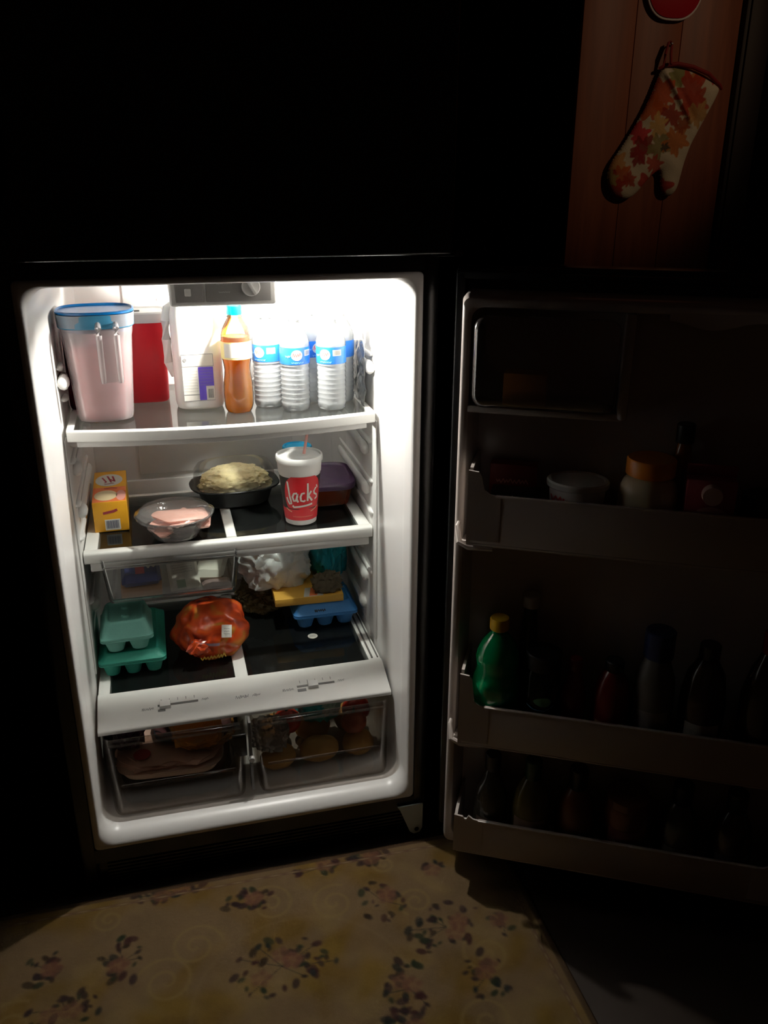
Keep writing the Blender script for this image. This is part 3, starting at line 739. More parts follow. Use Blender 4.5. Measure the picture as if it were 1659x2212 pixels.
# fast-food cup
Cc = thing('drink_cup', 'white foam drink cup with red logo panel, lid and pink straw on the middle shelf', 'cup', (.169, .368, Z2+.001))
foam = mat('white_foam', (.84, .82, .79), .6, bump=.15, bscale=500)
def cr_(z): return .0365+(.0515-.0365)*z/.155
b = B(); b.lathe([(.033, .0), (cr_(0), .002), (cr_(.014), .014), (cr_(.10), .10), (cr_(.125), .125), (.0505, .128), (.0522, .156), (.0500, .158)], seg=56); b.done('cup', foam, Cc)
def cw(o=.0004): return lambda x, z: (lambda r: (r*math.sin(x/r), -r*math.cos(x/r), z))(cr_(z)+o)
b = B(); f = cw(.0003); b.grid(lambda u, v: f(-.105+.210*u*1.0, .0165+(.122-.0165)*v), 60, 8); b.done('dark_band', mat('dark_print', (.035, .03, .03), .5), Cc)
redc = mat('red_cup_print', (.62, .018, .025), .45)
b = B(); f = cw(.0007)
def sh_(u, v):
    z = .014+.111*v
    if z < .042: hw = .115; xc = 0
    else:
        t = (z-.042)/(.083); hw = .033+.016*math.sin(PI*min(1, t*.95+.03))**.6*1.0; xc = .001
        hw *= 1-.18*max(0, (t-.8)/.2)**2
    return f(xc+(2*u-1)*hw, z)
b.grid(sh_, 60, 40); b.done('logo_panel', redc, Cc)
strokes = [[(-.035, .113), (-.032, .094), (-.03, .077), (-.027, .066), (-.026, .057), (-.03, .056), (-.034, .063), (-.037, .072)], [(-.013, .085), (-.02, .084), (-.023, .075), (-.02, .065), (-.016, .066), (-.013, .075), (-.012, .084), (-.014, .071), (-.011, .062)],
           [(.003, .085), (-.003, .084), (-.006, .076), (-.005, .066), (.001, .064), (.004, .067)], [(.01, .109), (.01, .09), (.009, .064)], [(.010, .076), (.018, .088)], [(.011, .077), (.020, .063)],
           [(.031, .094), (.025, .086), (.026, .080), (.033, .075), (.034, .068), (.027, .065)], [(.033, .100), (.036, .092)], [(-.023, .053), (-.02, .049), (.02, .055)]]
b = B(); f = cw(.0013)
for s in strokes: b.ribbon([(x*1.12, z) for x, z in s], .0046, f)
b.done('lettering', lab, Cc)
b = B(); f = cw(.0011)
b.ribbon([(-.044, .044), (-.036, .039), (-.028, .036)], .0022, f); b.ribbon([(.018, .036), (.030, .040), (.042, .045)], .0022, f)
b.ribbon(scribble(-.025, .025, .024, .0025, 12, .0016), .0007, f); b.done('curved_lines', mat('tan_print', (.75, .5, .3), .5), Cc)
b = B(); b.lathe([(.0515, .1535), (.0545, .1545), (.0552, .160), (.0545, .166), (.0535, .168), (.0505, .168), (.049, .1635), (.048, .163), (.012, .1645), (.005, .1645)], seg=56); b.done('lid', wl, Cc)
b = B(); b.lathe([(.010, .1643), (.0098, .1655), (.006, .166)], (.012, .002, 0), 20); b.done('straw_hole_ring', wl, Cc)
b = B(); b.tube([(.008, .004, .05), (.012, .002, .165), (.021, -.004, .222)], .0038, 12, cap=False); b.done('straw', mat('pink_straw', (.85, .42, .38), .4), Cc)
# clear octagonal tub with pink meat
T = thing('clear_tub', 'clear octagonal plastic tub holding pink sliced ham on the middle shelf', 'tub', (-.124, .345, Z2+.001), .12)
b = B(); L_ = []
def octa(r, z, ry=.96): return [(r*math.cos(PI/8+PI/4*k+d), r*ry*math.sin(PI/8+PI/4*k+d), z) for k in range(8) for d in (-.30, .0, .30)]
for r, z in ((.046, 0), (.052, .004), (.066, .028), (.080, .046), (.086, .050), (.087, .056), (.084, .057), (.078, .050), (.064, .032), (.050, .008), (.045, .003)): L_.append(octa(r, z))
b.loft(L_); b.done('tub', dome, T, sharp=30)
hamm = mat('pink_ham', (.92, .50, .42), .45, sub=.2, vary=.08, vscale=60, bump=.4, bscale=80)
b = B()
def hamf(k):
    cx, cy, cz, w_, d_, rz, tl = ((.005, .0, .026, .062, .046, .2, .1), (.024, .005, .034, .060, .048, -.3, -.08), (.0, -.012, .040, .064, .044, .5, .12), (.020, -.002, .048, .064, .042, .25, -.08))[k]
    def f(x, y, zo):
        c_, s_ = math.cos(rz), math.sin(rz); X_ = x*c_-y*s_; Y_ = x*s_+y*c_
        return (cx+X_, cy+Y_, cz+tl*x+zo+.004*noise.noise(Vector((X_*45, Y_*45, k*3.3))))
    o = [(p[0]*(1.0+.12*math.sin(3*math.atan2(p[1], p[0])+k*2)), p[1]*(1+.14*math.sin(2*math.atan2(p[1], p[0])+k))) for p in b.rrect(w_*1.85, d_*1.75, .014, 5)]
    b.loft([[f(x*.2, y*.2, -.004) for x, y in o], [f(x*.95, y*.95, -.005) for x, y in o], [f(x, y, 0) for x, y in o], [f(x*.9, y*.9, .004) for x, y in o], [f(x*.5, y*.5, .006) for x, y in o], [f(x*.1, y*.1, .006) for x, y in o]])
HM = thing('sliced_ham', 'pink folded ham slices inside the clear octagonal tub', 'ham', (-.124, .345, Z2+.001), .12)
for k in range(4):
    b = B(); hamf(k); b.done('slice', hamm, HM)
b = B(); L_ = [octa(r, z) for r, z in ((.089, .0565), (.090, .0575), (.084, .060), (.078, .067), (.060, .070), (.03, .0705))]
b.loft(L_, False, True); b.done('lid', clear('clear_lid', (.98, .98, .97), .05, (.85, .83, .82), .08, 1.6, bump=.6, bscale=40), T, sharp=30)
# black tray with mound of salad under a clear dome
K = thing('deli_tray', 'black oval deli tray with clear dome lid at the back of the middle shelf', 'tray', (.030, .545, Z2+.001), .06)
b = B(); b.lathe([(.075, 0), (.082, .004), (.095, .040), (.108, .044), (.112, .048), (.110, .050), (.100, .048), (.090, .040), (.078, .008)], seg=56, n=2.8, ay=.74, cap1=True); b.done('tray', blackp, K)
b = B(); b.lathe([(.110, .0495), (.110, .052), (.102, .055), (.098, .085), (.090, .097), (.07, .102), (.03, .103)], seg=56, n=2.8, ay=.74, cap0=False); b.done('dome_lid', clear('deli_dome', (.97, .97, .96), .06, (.8, .8, .76), .15, .5), K)
pot = mat('potato_salad', (.78, .66, .36), .6, sub=.2, vary=.28, vscale=55, bump=.9, bscale=120)
b = B(); b.blob((0, 0, .050), (.088, .062, .044), 4, .10, 2.5, 5, ridge=.12); tag(b.done('potato_salad', pot, None, (.030, .545, Z2+.001), .06), 'cream coloured salad heaped in the black deli tray', 'salad')
b = B()
# purple lidded box
purl = mat('dark_purple_plastic', (.075, .03, .085), .35); amb = clear('amber_tub_plastic', (.55, .2, .08), .55, (.25, .05, .015), .12, 1.2)
Q = thing('food_container', 'dark purple lidded food container of reddish food behind the drink cup', 'container', (.238, .512, Z2+.001), -.06)
b = B(); b.lathe([(.066, 0), (.072, .004), (.084, .052), (.084, .054)], seg=48, n=5, ay=1.05); b.done('tub', amb, Q)
b = B(); b.lathe([(.087, .048), (.0885, .050), (.0895, .060), (.087, .0635), (.078, .064), (.075, .0605), (.06, .060), (.055, .062), (.02, .062)], seg=48, n=5, ay=1.05); b.done('lid', purl, Q)
bl2 = mat('bright_blue_plastic', (.0, .30, .55), .3)
Q2 = thing('round_tub', 'small tub with bright blue lid standing on the purple container behind the cup', 'tub', (.186, .505, Z2+.001+.0645), 0)
b = B(); b.lathe([(.026, 0), (.030, .004), (.034, .067), (.035, .070)], seg=36); b.done('tub', clearp, Q2)
b = B(); b.lathe([(.0355, .067), (.037, .069), (.037, .079), (.035, .081), (.031, .081), (.029, .0785), (.01, .0785)], seg=36); b.done('lid', bl2, Q2)

# ================================================================== IN THE SNACK DRAWER
ZS = .4335
tan = mat('tan_card', (.52, .26, .12), .6); bluep = mat('blue_pack', (.03, .06, .26), .35); redk = mat('red_pack', (.55, .03, .06), .35); whp = mat('white_pack', (.85, .84, .74), .4); grp = mat('green_print', (.06, .14, .07), .5)
def packet(name, label, cat, loc, rz, w_, d_, h_, m, seed=0, tilt=0, extras=None):
    t = thing(name, label, cat, loc, rz); t.rotation_euler.x = tilt
    b = B(); n_ = 10
    def top_(x, y): return h_*(.75+.25*math.cos(x/w_*2.4)*math.cos(y/d_*2.4))+.003*noise.noise(Vector((x*60, y*60, seed)))
    b.grid(lambda u, v: (-w_/2+w_*u, -d_/2+d_*v, max(.001, top_(-w_/2+w_*u, -d_/2+d_*v) if 0 < u < 1 and 0 < v < 1 else h_*.35)), n_, n_)
    b.grid(lambda u, v: (-w_/2+w_*u, -d_/2+d_*v, 0 if 0 < u < 1 and 0 < v < 1 else h_*.35), n_, n_)
    bmesh.ops.remove_doubles(b.bm, verts=b.bm.verts, dist=1e-5); b.done('wrapper', m, t)
    if extras: extras(t, top_)
    return t
Bx = thing('cheese_box', 'tan topped box standing in the left of the snack drawer', 'box', (-.212, .345, ZS))
b = B(); b.box(-.045, .045, -.045, .045, 0, .026, .002); b.done('box', tan, Bx)
def ex(t, tp):
    b = B(); b.grid(lambda u, v: (-.012+.02*u, -.05+.1*v, tp(-.012+.02*u, -.05+.1*v)+.0012), 2, 8); b.done('stripe', redk, t)
    b = B(); b.ribbon(scribble(.012, .036, -.02, .02, 5, .005), .003, lambda x, y: (x, y, tp(x, y)+.0016)); b.done('lettering', lab, t)
packet('cheese_pack', 'blue cheese packet with red stripe lying on the tan box in the snack drawer', 'cheese', (-.212, .350, ZS+.0265), .05, .088, .11, .036, bluep, 2, extras=ex)
def ex2(t, tp):
    b = B()
    for (x, y) in ((-.01, -.035), (-.012, .03)): b.grid(lambda u, v: (x-.010+.02*u, y-.010+.02*v, tp(x, y)+.0020), 2, 2)
    b.done('green_square', grp, t)
    b = B()
    for k in range(4): b.ribbon(scribble(-.025, .022, -.008+k*.006, .004, k), .0008, lambda x, y: (x, y, tp(x, y)+.0022))
    b.done('lettering', printm, t)
packet('snack_packet', 'white packet with green squares upright in the middle of the snack drawer', 'packet', (-.118, .340, ZS+.038), .15, .070, .095, .014, whp, 3, tilt=.85, extras=ex2)
packet('snack_packet', 'pale packet lying behind at the right of the snack drawer', 'packet', (-.050, .40, ZS), -.2, .07, .11, .03, whp, 6, tilt=0)
packet('deli_packet', 'dull brownish packet at the right front of the snack drawer', 'packet', (-.042, .315, ZS), .1, .065, .05, .012, mat('mauve_pack', (.28, .2, .19), .4), 8, tilt=0)

# ================================================================== ON THE CRISPER COVER
def egg_carton(name, label, loc, rz, W_, D_, nx, ny, hb, hl, m, group=None, logo=False):
    t = thing(name, label, 'egg carton', loc, rz, group)
    b = B(); cw_, cd2 = (W_-.012)/nx, (D_-.012)/ny
    for i in range(nx):
        for j in range(ny):
            cx, cy = -W_/2+.006+cw_*(i+.5), -D_/2+.006+cd2*(j+.5)
            b.lathe([(cw_*.24, 0), (cw_*.33, .003), (cw_*.45, hb*.7), (cw_*.51, hb)], (cx, cy, 0), 14, n=2.5, ay=cd2/cw_)
    b.loft([[(p[0], p[1], z) for p in b.rrect(W_-q, D_-q, .012, 4)] for q, z in ((.006, hb-.001), (0, hb+.0005), (0, hb+.004), (.004, hb+.0045))])
    b.done('tray', m, t)
    b = B(); lp = []
    def rr(q, z): return [(p[0], p[1], z) for p in b.rrect(W_-q, D_-q, .014, 4)]
    b.loft([rr(0, hb+.0048), rr(0, hb+.009), rr(.004, hb+.010), rr(.026, hb+hl-.004), rr(.032, hb+hl), rr(.042, hb+hl), rr(.046, hb+hl-.003), rr(.060, hb+hl-.0035)])
    b.done('lid', m, t, sharp=50)
    b = B()
    for i in range(nx-1):
        for j in range(ny-1):
            cx, cy = -W_/2+.006+cw_*(i+1), -D_/2+.006+cd2*(j+1)
            b.lathe([(.010, hb+hl-.0035), (.007, hb+hl+.0005), (.003, hb+hl+.001)], (cx, cy, 0), 10)
    b.done('lid_post', m, t)
    return t
gdark = mat('green_foam', (.025, .30, .22), .55, bump=.2, bscale=200); mint = mat('mint_foam', (.17, .46, .39), .55, bump=.2, bscale=200); blf = mat('blue_foam', (.05, .24, .60), .5, bump=.15, bscale=200)
g1 = egg_carton('egg_carton', 'large dark green foam egg carton on the crisper cover at the left', (-.2475, .385, Z3+.001), 0, .152, .245, 3, 5, .034, .024, gdark)
g2 = egg_carton('egg_carton', 'small mint green egg carton stacked on the large dark green one', (-.256, .338, Z3+.0605), .03, .118, .140, 2, 3, .032, .044, mint)
b = B(); b.ribbon(scribble(-.03, .02, .052, .007, 5, .003), .0016, lambda x, z: (x, -.0620+(z-.036)*.45, z+.002)); b.done('lettering', printm, g2)
g3 = egg_carton('egg_carton', 'bright blue foam egg carton under the yellow box at the right', (.228, .458, Z3+.001), 0, .166, .160, 3, 3, .034, .034, blf)
b = B(); b.ribbon(scribble(-.03, .0, .0, .008, 15, .003), .0022, lambda x, z: (x, -.0772+(z)*.02, .0525+z)); b.done('lettering', inkb, g3)
# yellow flat box
yb = thing('flat_box', 'flat yellow box with a white and red picture resting on the blue egg carton', 'box', (.195, .475, Z3+.0702), -.03)
yel2 = mat('golden_card', (.80, .44, .07), .5)
b = B(); b.box(-.092, .082, -.085, .075, 0, .020, .0015); b.done('box', yel2, yb)
b = B(); b.grid(lambda u, v: (-.02+.05*u+.01*v, -.083+.05*v, .0203), 3, 3); b.done('picture', lab, yb)
b = B(); b.grid(lambda u, v: (-.005+.02*u+.01*v, -.080+.045*v, .0206), 3, 3); b.done('picture_food', orp, yb)
# bags
def bag(name, label, cat, loc, r, m, seed, ridge=.5, amp=.2, squash=.8, sub=5, knot=None, rz=0):
    t = thing(name, label, cat, loc, rz); b = B(); b.blob((0, 0, r[2]*squash), r, seed, amp, 1.8, sub, ridge, squash, 2.4); b.done('bag', m, t)
    if knot:
        b = B(); x, y, z, hh = knot
        b.lathe([(.012, 0), (.006, hh*.3), (.009, hh*.6), (.018, hh)], (x, y, z), 16, wob=lambda a, z: 1+.25*math.sin(5*a+z*90), cap1=True); b.done('bag_neck', m, t)
    return t
wbag = mat('white_plastic_bag', (.74, .76, .74), .28, vary=.12, vscale=20, sub=.2)
tealb = mat('teal_plastic_bag', (.015, .34, .42), .3, vary=.25, vscale=14)
oliv = mat('olive_wrapper', (.16, .11, .035), .5, vary=.4, vscale=20)
bag('plastic_bag', 'crumpled white plastic bag behind the yellow box, under the middle shelf', 'bag', (.116, .505, Z3+.0906), (.088, .070, .092), wbag, 3, ridge=.16, amp=.22)
bag('plastic_bag', 'teal plastic bag squeezed against the right wall beside the white bag', 'bag', (.262, .530, Z3+.0906), (.046, .066, .105), tealb, 9, ridge=.18)
bag('leafy_bag', 'small clear bag with brownish contents in front of the teal bag', 'bag', (.236, .412, Z3+.0906), (.036, .016, .030), mat('brown_greens', (.11, .085, .05), .5, vary=.5, vscale=60), 14, ridge=.5, sub=4)
bag('snack_bag', 'dull olive snack bag at the back between bread bag and blue egg carton', 'bag', (.080, .535, Z3+.001), (.058, .05, .045), oliv, 21, ridge=.3)
# bread bag
orb, N, L = nt('orange_bread_wrapper'); bs = N['Principled BSDF']; bs.inputs['Roughness'].default_value = .25
tc = N.new('ShaderNodeTexCoord'); vz = N.new('ShaderNodeTexNoise'); vz.inputs['Scale'].default_value = 16; vz.inputs['Distortion'].default_value = 1.5; vz.inputs['Detail'].default_value = 1
cr = N.new('ShaderNodeValToRGB'); cr.color_ramp.interpolation = 'B_SPLINE'
e = cr.color_ramp.elements; e[0].position = .32; e[0].color = (.16, .02, .015, 1); e[1].position = .48; e[1].color = (.80, .09, .018, 1)
q = e.new(.60); q.color = (.72, .10, .02, 1); q = e.new(.70); q.color = (.65, .32, .05, 1)
L.new(tc.outputs['Object'], vz.inputs['Vector']); L.new(vz.outputs['Fac'], cr.inputs[0]); L.new(cr.outputs[0], bs.inputs['Base Color'])
Bd = thing('bread_bag', 'bright orange wrapped bread bag with a white tag on the crisper cover', 'bag', (-.064, .352, Z3+.001), .18)
b = B(); b.blob((0, 0, .054), (.086, .082, .068), 6, .16, 1.5, 5, .05, .78, 2.3); b.done('bag', orb, Bd)
b = B(); b.blob((-.046, -.072, .05), (.026, .014, .020), 11, .3, 2.5, 3, .5); b.done('gathered_end', orb, Bd)
b = B(); b.box(-.012, .012, -.001, .001, -.015, .015, .0008); tg = b.done('price_tag', lab, Bd, matrix=Matrix.Translation((.020, -.080, .083)) @ Matrix.Rotation(-.55, 4, 'X') @ Matrix.Rotation(.2, 4, 'Y'))
b = B()
for k in range(3): b.ribbon(scribble(-.007, .007, -.006+k*.006, .003, k), .001, surf_box(-.0014))
b.done('lettering', printm, tg)
gold = mat('gold_lettering', (.85, .5, .06), .4); mauve = mat('mauve_print', (.35, .22, .27), .5)
def bsurf(x, z):
    # front of the bag, found on the superellipse with a little room
    k = max(0, 1-(abs(x)/.088)**2.6-(abs(z-.052)/.069)**2.6)
    return (x, -.082*k**(1/2.6)-.004-.006*noise.noise(Vector((x*30, 0, z*30))), z)
b = B(); b.ribbon(scribble(-.045, .018, .022, .016, 3, .0045), .0030, bsurf); b.done('lettering', gold, Bd)
b = B(); b.ribbon([(-.062, .068), (-.03, .060), (.0, .056)], .007, bsurf); b.done('printed_band', mauve, Bd)
# round sticker on the glass
b = B(); b.lathe([(.0125, 0), (.0125, .0006), (.012, .0008)], seg=28); st = b.done('sticker', lab, None, (.186, .352, Z3-.0009))
tag(st, 'small round white sticker on the glass below the blue egg carton', 'sticker')
b = B()
for k in range(3): b.ribbon(scribble(-.008, .008, -.004+k*.004, .003, k), .001, lambda x, y: (x, y, .0011))
b.done('lettering', printm, st)

# ================================================================== IN THE CRISPER DRAWERS
ZC = .028
def tray_pack(name, label, cat, loc, rz, w_, d_, h_, mt, mc, seed=1):
    t = thing(name, label, cat, loc, rz); b = B()
    b.lathe([(w_*.42, 0), (w_*.45, .003), (w_*.5, h_*.6), (w_*.51, h_*.62)], seg=36, n=6, ay=d_/w_); b.done('tray', mt, t)
    b = B(); b.blob((0, 0, h_*.72), (w_*.47, d_*.47, h_*.33), seed, .12, 2.2, 4, .2, 1, 4); b.done('meat', mc, t)
    b = B(); b.lathe([(w_*.515, h_*.55), (w_*.515, h_*.66), (w_*.49, h_*1.08), (w_*.40, h_*1.12)], seg=36, n=6, ay=d_/w_, cap0=False); b.done('wrap', filmm2, t)
    return t
filmm2 = clear('cling_film', (.97, .97, .97), .04, (.75, .75, .75), .15, .6, bump=.6, bscale=50)
dtray = mat('dark_foam_tray', (.02, .022, .03), .5); ptray = mat('pale_foam_tray', (.85, .62, .50), .5)
meat1 = mat('pale_meat', (.95, .60, .48), .5, vary=.2, vscale=30); meat2 = mat('dark_meat', (.12, .03, .03), .45, vary=.3, vscale=30)
tray_pack('meat_pack', 'dark tray of meat at the bottom of the left crisper drawer', 'meat', (-.170, .26, ZC), .02, .25, .26, .034, dtray, meat2, 2)
mp_ = tray_pack('meat_pack', 'pale meat packet with a round red sticker in the left crisper drawer', 'meat', (-.178, .232, ZC+.037), -.06, .235, .25, .044, ptray, meat1, 4)
b = B(); b.lathe([(.019, 0), (.019, .0012)], (-.060, -.085, .050), 26); b.done('round_sticker', mat('dark_red_sticker', (.4, .02, .03), .5), mp_)
tray_pack('meat_pack', 'black tray lying on the pale meat packet in the left crisper drawer', 'meat', (-.122, .272, ZC+.088), .05, .19, .2, .016, dtray, meat2, 6)
chd = mat('orange_cheddar', (1, .42, .05), .45, sub=.2, vary=.15, vscale=80, bump=.6, bscale=150)
ch = thing('cheese_bag', 'bag of bright orange shredded cheese in the left crisper drawer', 'cheese', (-.110, .200, ZC+.106), .06); ch.rotation_euler.x = .42
b = B(); b.blob((-.008, 0, .026), (.054, .066, .020), 5, .1, 2, 4, .15, .9, 3.5); b.done('cheese', chd, ch)
b = B(); b.blob((0.004, 0, .026), (.070, .070, .023), 7, .1, 2, 4, .25, .9, 3.5); b.done('bag', filmm2, ch)
bag('produce_bag', 'dark purple vegetable bag at the left of the left crisper drawer', 'bag', (-.270, .25, ZC+.090), (.036, .09, .032), mat('purple_bag', (.085, .025, .07), .35, vary=.4, vscale=30), 31, ridge=.4, sub=4)
# right drawer: vegetables
potm = mat('yellow_potato', (.55, .32, .09), .55, vary=.2, vscale=40, bump=.2, bscale=60)
onm = mat('onion_skin', (.48, .22, .06), .35, vary=.3, vscale=60); tomm = mat('tomato_red', (.45, .03, .015), .3)
def veg(name, label, cat, loc, r, m, seed, stalk=None, rz=0, group=None):
    t = thing(name, label, cat, loc, rz, group); b = B(); b.blob((0, 0, r[2]*.97), r, seed, .09, 1.5, 4, 0, .96); b.done('flesh', m, t)
    if stalk:
        b = B(); b.lathe([(.005, 0), (.0025, .004), (.0015, .012)], (0, 0, r[2]*1.93), 8); b.done('stalk', stalk, t)
    return t
oliv2 = mat('dry_stalk', (.2, .14, .05), .7)
veg('potato', 'yellow potato at the front left of the right crisper drawer', 'potato', (.062, .148, ZC), (.042, .033, .030), potm, 1)
veg('potato', 'pale potato at the front middle of the right crisper drawer', 'potato', (.160, .152, ZC), (.048, .034, .030), potm, 5)
veg('potato', 'golden potato at the front right of the right crisper drawer', 'potato', (.256, .152, ZC), (.038, .032, .032), potm, 9)
veg('onion', 'brown onion at the back left of the right crisper drawer', 'onion', (.068, .25, ZC), (.040, .040, .036), onm, 12, oliv2)
veg('onion', 'brown onion at the back right of the right crisper drawer', 'onion', (.258, .252, ZC), (.040, .040, .036), onm, 15, oliv2)
veg('potato', 'rough potato behind the pale one in the right crisper drawer', 'potato', (.160, .245, ZC), (.044, .042, .032), potm, 19)
veg('tomato', 'red tomato on the left potatoes of the right crisper drawer', 'tomato', (.092, .195, ZC+.062), (.033, .033, .029), tomm, 22, grp)
veg('tomato', 'dark red tomato by the right end of the right crisper drawer', 'tomato', (.262, .20, ZC+.066), (.034, .034, .030), tomm, 25, grp)
veg('apple', 'dull red apple beneath the drawer handle at the right end of the drawer', 'apple', (.245, .15, ZC+.066), (.030, .03, .028), mat('apple_skin', (.3, .06, .02), .35, vary=.3, vscale=30), 27, grp)
tealw = mat('teal_white_bag', (.05, .45, .48), .35, vary=.3, vscale=10); palec = mat('pale_green_bag', (.45, .62, .55), .35)
vb = thing('vegetable_bag', 'teal and white vegetable bag standing in the right crisper drawer', 'bag', (.175, .235, ZC+.064), .1)
b = B(); b.blob((0, 0, .05), (.050, .045, .058), 41, .15, 2, 4, .35, .8, 2.6); b.done('bag', tealw, vb)
b = B(); b.blob((.018, -.026, .060), (.032, .026, .044), 43, .15, 2, 4, .35, .9); b.done('white_panel', palec, vb)
bag('produce_bag', 'thin white produce bag over the potatoes at the left of the right drawer', 'bag', (.046, .145, ZC+.060), (.040, .030, .042), filmm, 51, ridge=.4, sub=4)

# ================================================================== ON THE DOOR
def dthing(name, label, cat, u, w_, z, group=None, rz=0):
    x, y, zz = DL(u, w_, z); return thing(name, label, cat, (x, y, zz), DA+rz, group)
F1, F2, F3 = BF[0]+.0066, BF[1]+.0045, -.0075
# butter box in the dairy compartment
t = dthing('butter_box', 'orange-yellow butter box behind the dairy compartment cover in the door', 'butter', .112, -.035, .9525)
b = B(); b.box(-.038, .038, -.022, .022, 0, .058, .002); b.done('box', mat('amber_card', (.75, .30, .03), .5), t)
# upper bin
t = dthing('spice_box', 'small dark red box at the hinge end of the top door bin', 'box', .100, -.040, F1)
b = B(); b.box(-.043, .043, -.015, .018, 0, .132, .002); b.done('box', mat('dark_red_card', (.30, .03, .02), .5), t)
b = B(); b.ribbon(scribble(-.03, .03, .10, .01, 4, .004), .002, surf_box(-.0155)); b.done('lettering', pkp, t)
t = dthing('spice_box', 'low black box with pale lettering before the dark red box', 'box', .110, -.002, F1)
b = B(); b.box(-.045, .045, -.018, .018, 0, .094, .002); b.done('box', mat('black_card', (.03, .02, .02), .5), t)
b = B(); b.ribbon(scribble(-.02, .035, .082, .010, 8, .004), .0025, surf_box(-.0185)); b.done('lettering', lab, t)
t = dthing('margarine_tub', 'white round tub with a greyish lid in the top door bin', 'tub', .218, -.008, F1)
b = B(); b.lathe([(.040, 0), (.043, .003), (.050, .108), (.051, .113)], seg=40, ay=.86); b.done('tub', foam, t)
b = B(); b.lathe([(.0535, .108), (.0555, .110), (.0555, .118), (.053, .121), (.048, .121), (.046, .1185), (.01, .1185)], seg=40, ay=.86); b.done('lid', lgrey, t)
b = B(); b.ribbon(scribble(-.045, -.02, .09, .014, 5, .004), .003, lambda x, z: (x, -math.sqrt(max(0, (.0495)**2-x*x))*.87-.001, z)); b.done('lettering', redpr, t)
t = dthing('dark_jar', 'black lidded jar standing behind the white tub in the door', 'jar', .262, -.062, .9) if False else None
t = dthing('mayonnaise_jar', 'squat cream jar with an orange lid in the top door bin', 'jar', .340, -.007, F1)
cre = mat('cream_sauce', (.72, .62, .42), .35, sub=.2); orl = mat('orange_lid', (.85, .27, .02), .4)
b = B(); b.lathe([(.040, 0), (.046, .004), (.050, .02), (.050, .09), (.0515, .10), (.050, .115), (.044, .130), (.036, .138), (.034, .140), (.034, .146)], seg=44, ay=.9); b.done('jar', cre, t)
b = B(); b.lathe([(.040, .1405), (.042, .142), (.042, .168), (.040, .171), (.034, .1715)], seg=44, wob=lambda a, z: 1+.008*math.cos(40*a)); b.done('lid', orl, t)
b = B(); b.lathe([(.0505, .03), (.0508, .031), (.0508, .085), (.0505, .086)], seg=44, ay=.9, cap0=False, cap1=False); b.done('label', mat('tan_label', (.5, .38, .25), .5), t)
t = dthing('amber_bottle', 'amber bottle with a dark cap standing behind the orange lidded jar', 'bottle', .395, -.052, F1)
b = B(); b.lathe([(.016, 0), (.018, .003), (.018, .155), (.013, .18), (.011, .19)], seg=24); b.done('bottle', mat('amber_glass', (.30, .09, .015), .2), t)
b = B(); b.lathe([(.0155, .190), (.016, .192), (.016, .222), (.014, .224)], seg=24); b.done('cap', blackp, t)
t = dthing('juice_carton', 'dark pink carton with a pale round label and spout in the top door bin', 'carton', .440, .0, F1)
b = B(); b.box(-.041, .041, -.032, .032, 0, .15, .003); b.box(-.041, .041, -.004, .004, .15, .168, .001); b.done('carton', mat('dusky_pink_card', (.42, .07, .09), .5), t)
b = B(); b.lathe([(.016, 0), (.017, .004), (.016, .02)], seg=24); b.done('spout', mat('rosy_plastic', (.6, .4, .36), .4), t, matrix=Matrix.Translation((.0, -.0325, .128)) @ Matrix.Rotation(PI/2, 4, 'X'))
b = B(); b.grid(lambda u, v: (.003+.034*v*math.cos(2*PI*u), -.0326, .075+.028*v*math.sin(2*PI*u)), 26, 3); b.done('label', mat('rosy_label', (.62, .32, .3), .5), t)
b = B(); b.ribbon(scribble(-.02, .026, .075, .008, 7), .0012, surf_box(-.033)); b.done('lettering', printm, t)
t = dthing('salsa_jar', 'low black lidded jar at the right of the top door bin', 'jar', .535, -.005, F1)
b = B(); b.lathe([(.038, 0), (.041, .004), (.041, .09), (.036, .1)], seg=32); b.done('jar', mat('dark_sauce', (.035, .012, .01), .25), t)
b = B(); b.lathe([(.038, .099), (.0395, .101), (.0395, .118), (.037, .12)], seg=32); b.done('lid', blackp, t)
b = B(); b.lathe([(.0415, .03), (.0417, .031), (.0417, .075), (.0415, .076)], seg=32, cap0=False, cap1=False); b.done('label', printm, t)
# middle bin
t = dthing('juice_bottle', 'green lime juice bottle with a yellow cap in the middle door bin', 'bottle', .094, -.006, F2)
grn = mat('green_bottle_plastic', (.0, .36, .12), .12, spec=.8, coat=.6)
def gw(a, z): return 1
b = B(); b.lathe([(.036, 0), (.041, .003), (.0435, .012), (.0435, .045), (.0405, .052), (.0435, .06), (.044, .08), (.0415, .087), (.044, .095), (.044, .128), (.040, .142), (.0375, .152), (.038, .162), (.039, .178), (.036, .196), (.029, .213), (.020, .226), (.0145, .233), (.014, .240)], seg=44, ax=1.12, ay=1.05)
b.done('bottle', grn, t)
b = B(); b.lathe([(.0175, .240), (.019, .242), (.019, .262), (.0175, .265)], seg=36, wob=lambda a, z: 1+.015*math.cos(22*a)); b.done('cap', mat('yellow_cap', (.85, .50, .02), .35), t)
b = B(); b.grid(lambda u, v: (.0496*math.sin(.2+1.2*u), -.0470*math.cos(.2+1.2*u), .012+.032*v), 12, 1); b.done('label', mat('dull_green_label', (.05, .16, .07), .5), t)
t = dthing('dressing_bottle', 'tall bottle with an off-white cap behind the green juice bottle', 'bottle', .150, -.052, F2)
b = B(); b.lathe([(.017, 0), (.018, .004), (.018, .2), (.014, .25), (.012, .275)], seg=24); b.done('bottle', mat('dull_bottle', (.02, .02, .012), .3), t)
b = B(); b.lathe([(.0165, .274), (.018, .276), (.018, .298), (.016, .30)], seg=24); b.done('cap', mat('off_white_cap', (.5, .45, .38), .4), t)
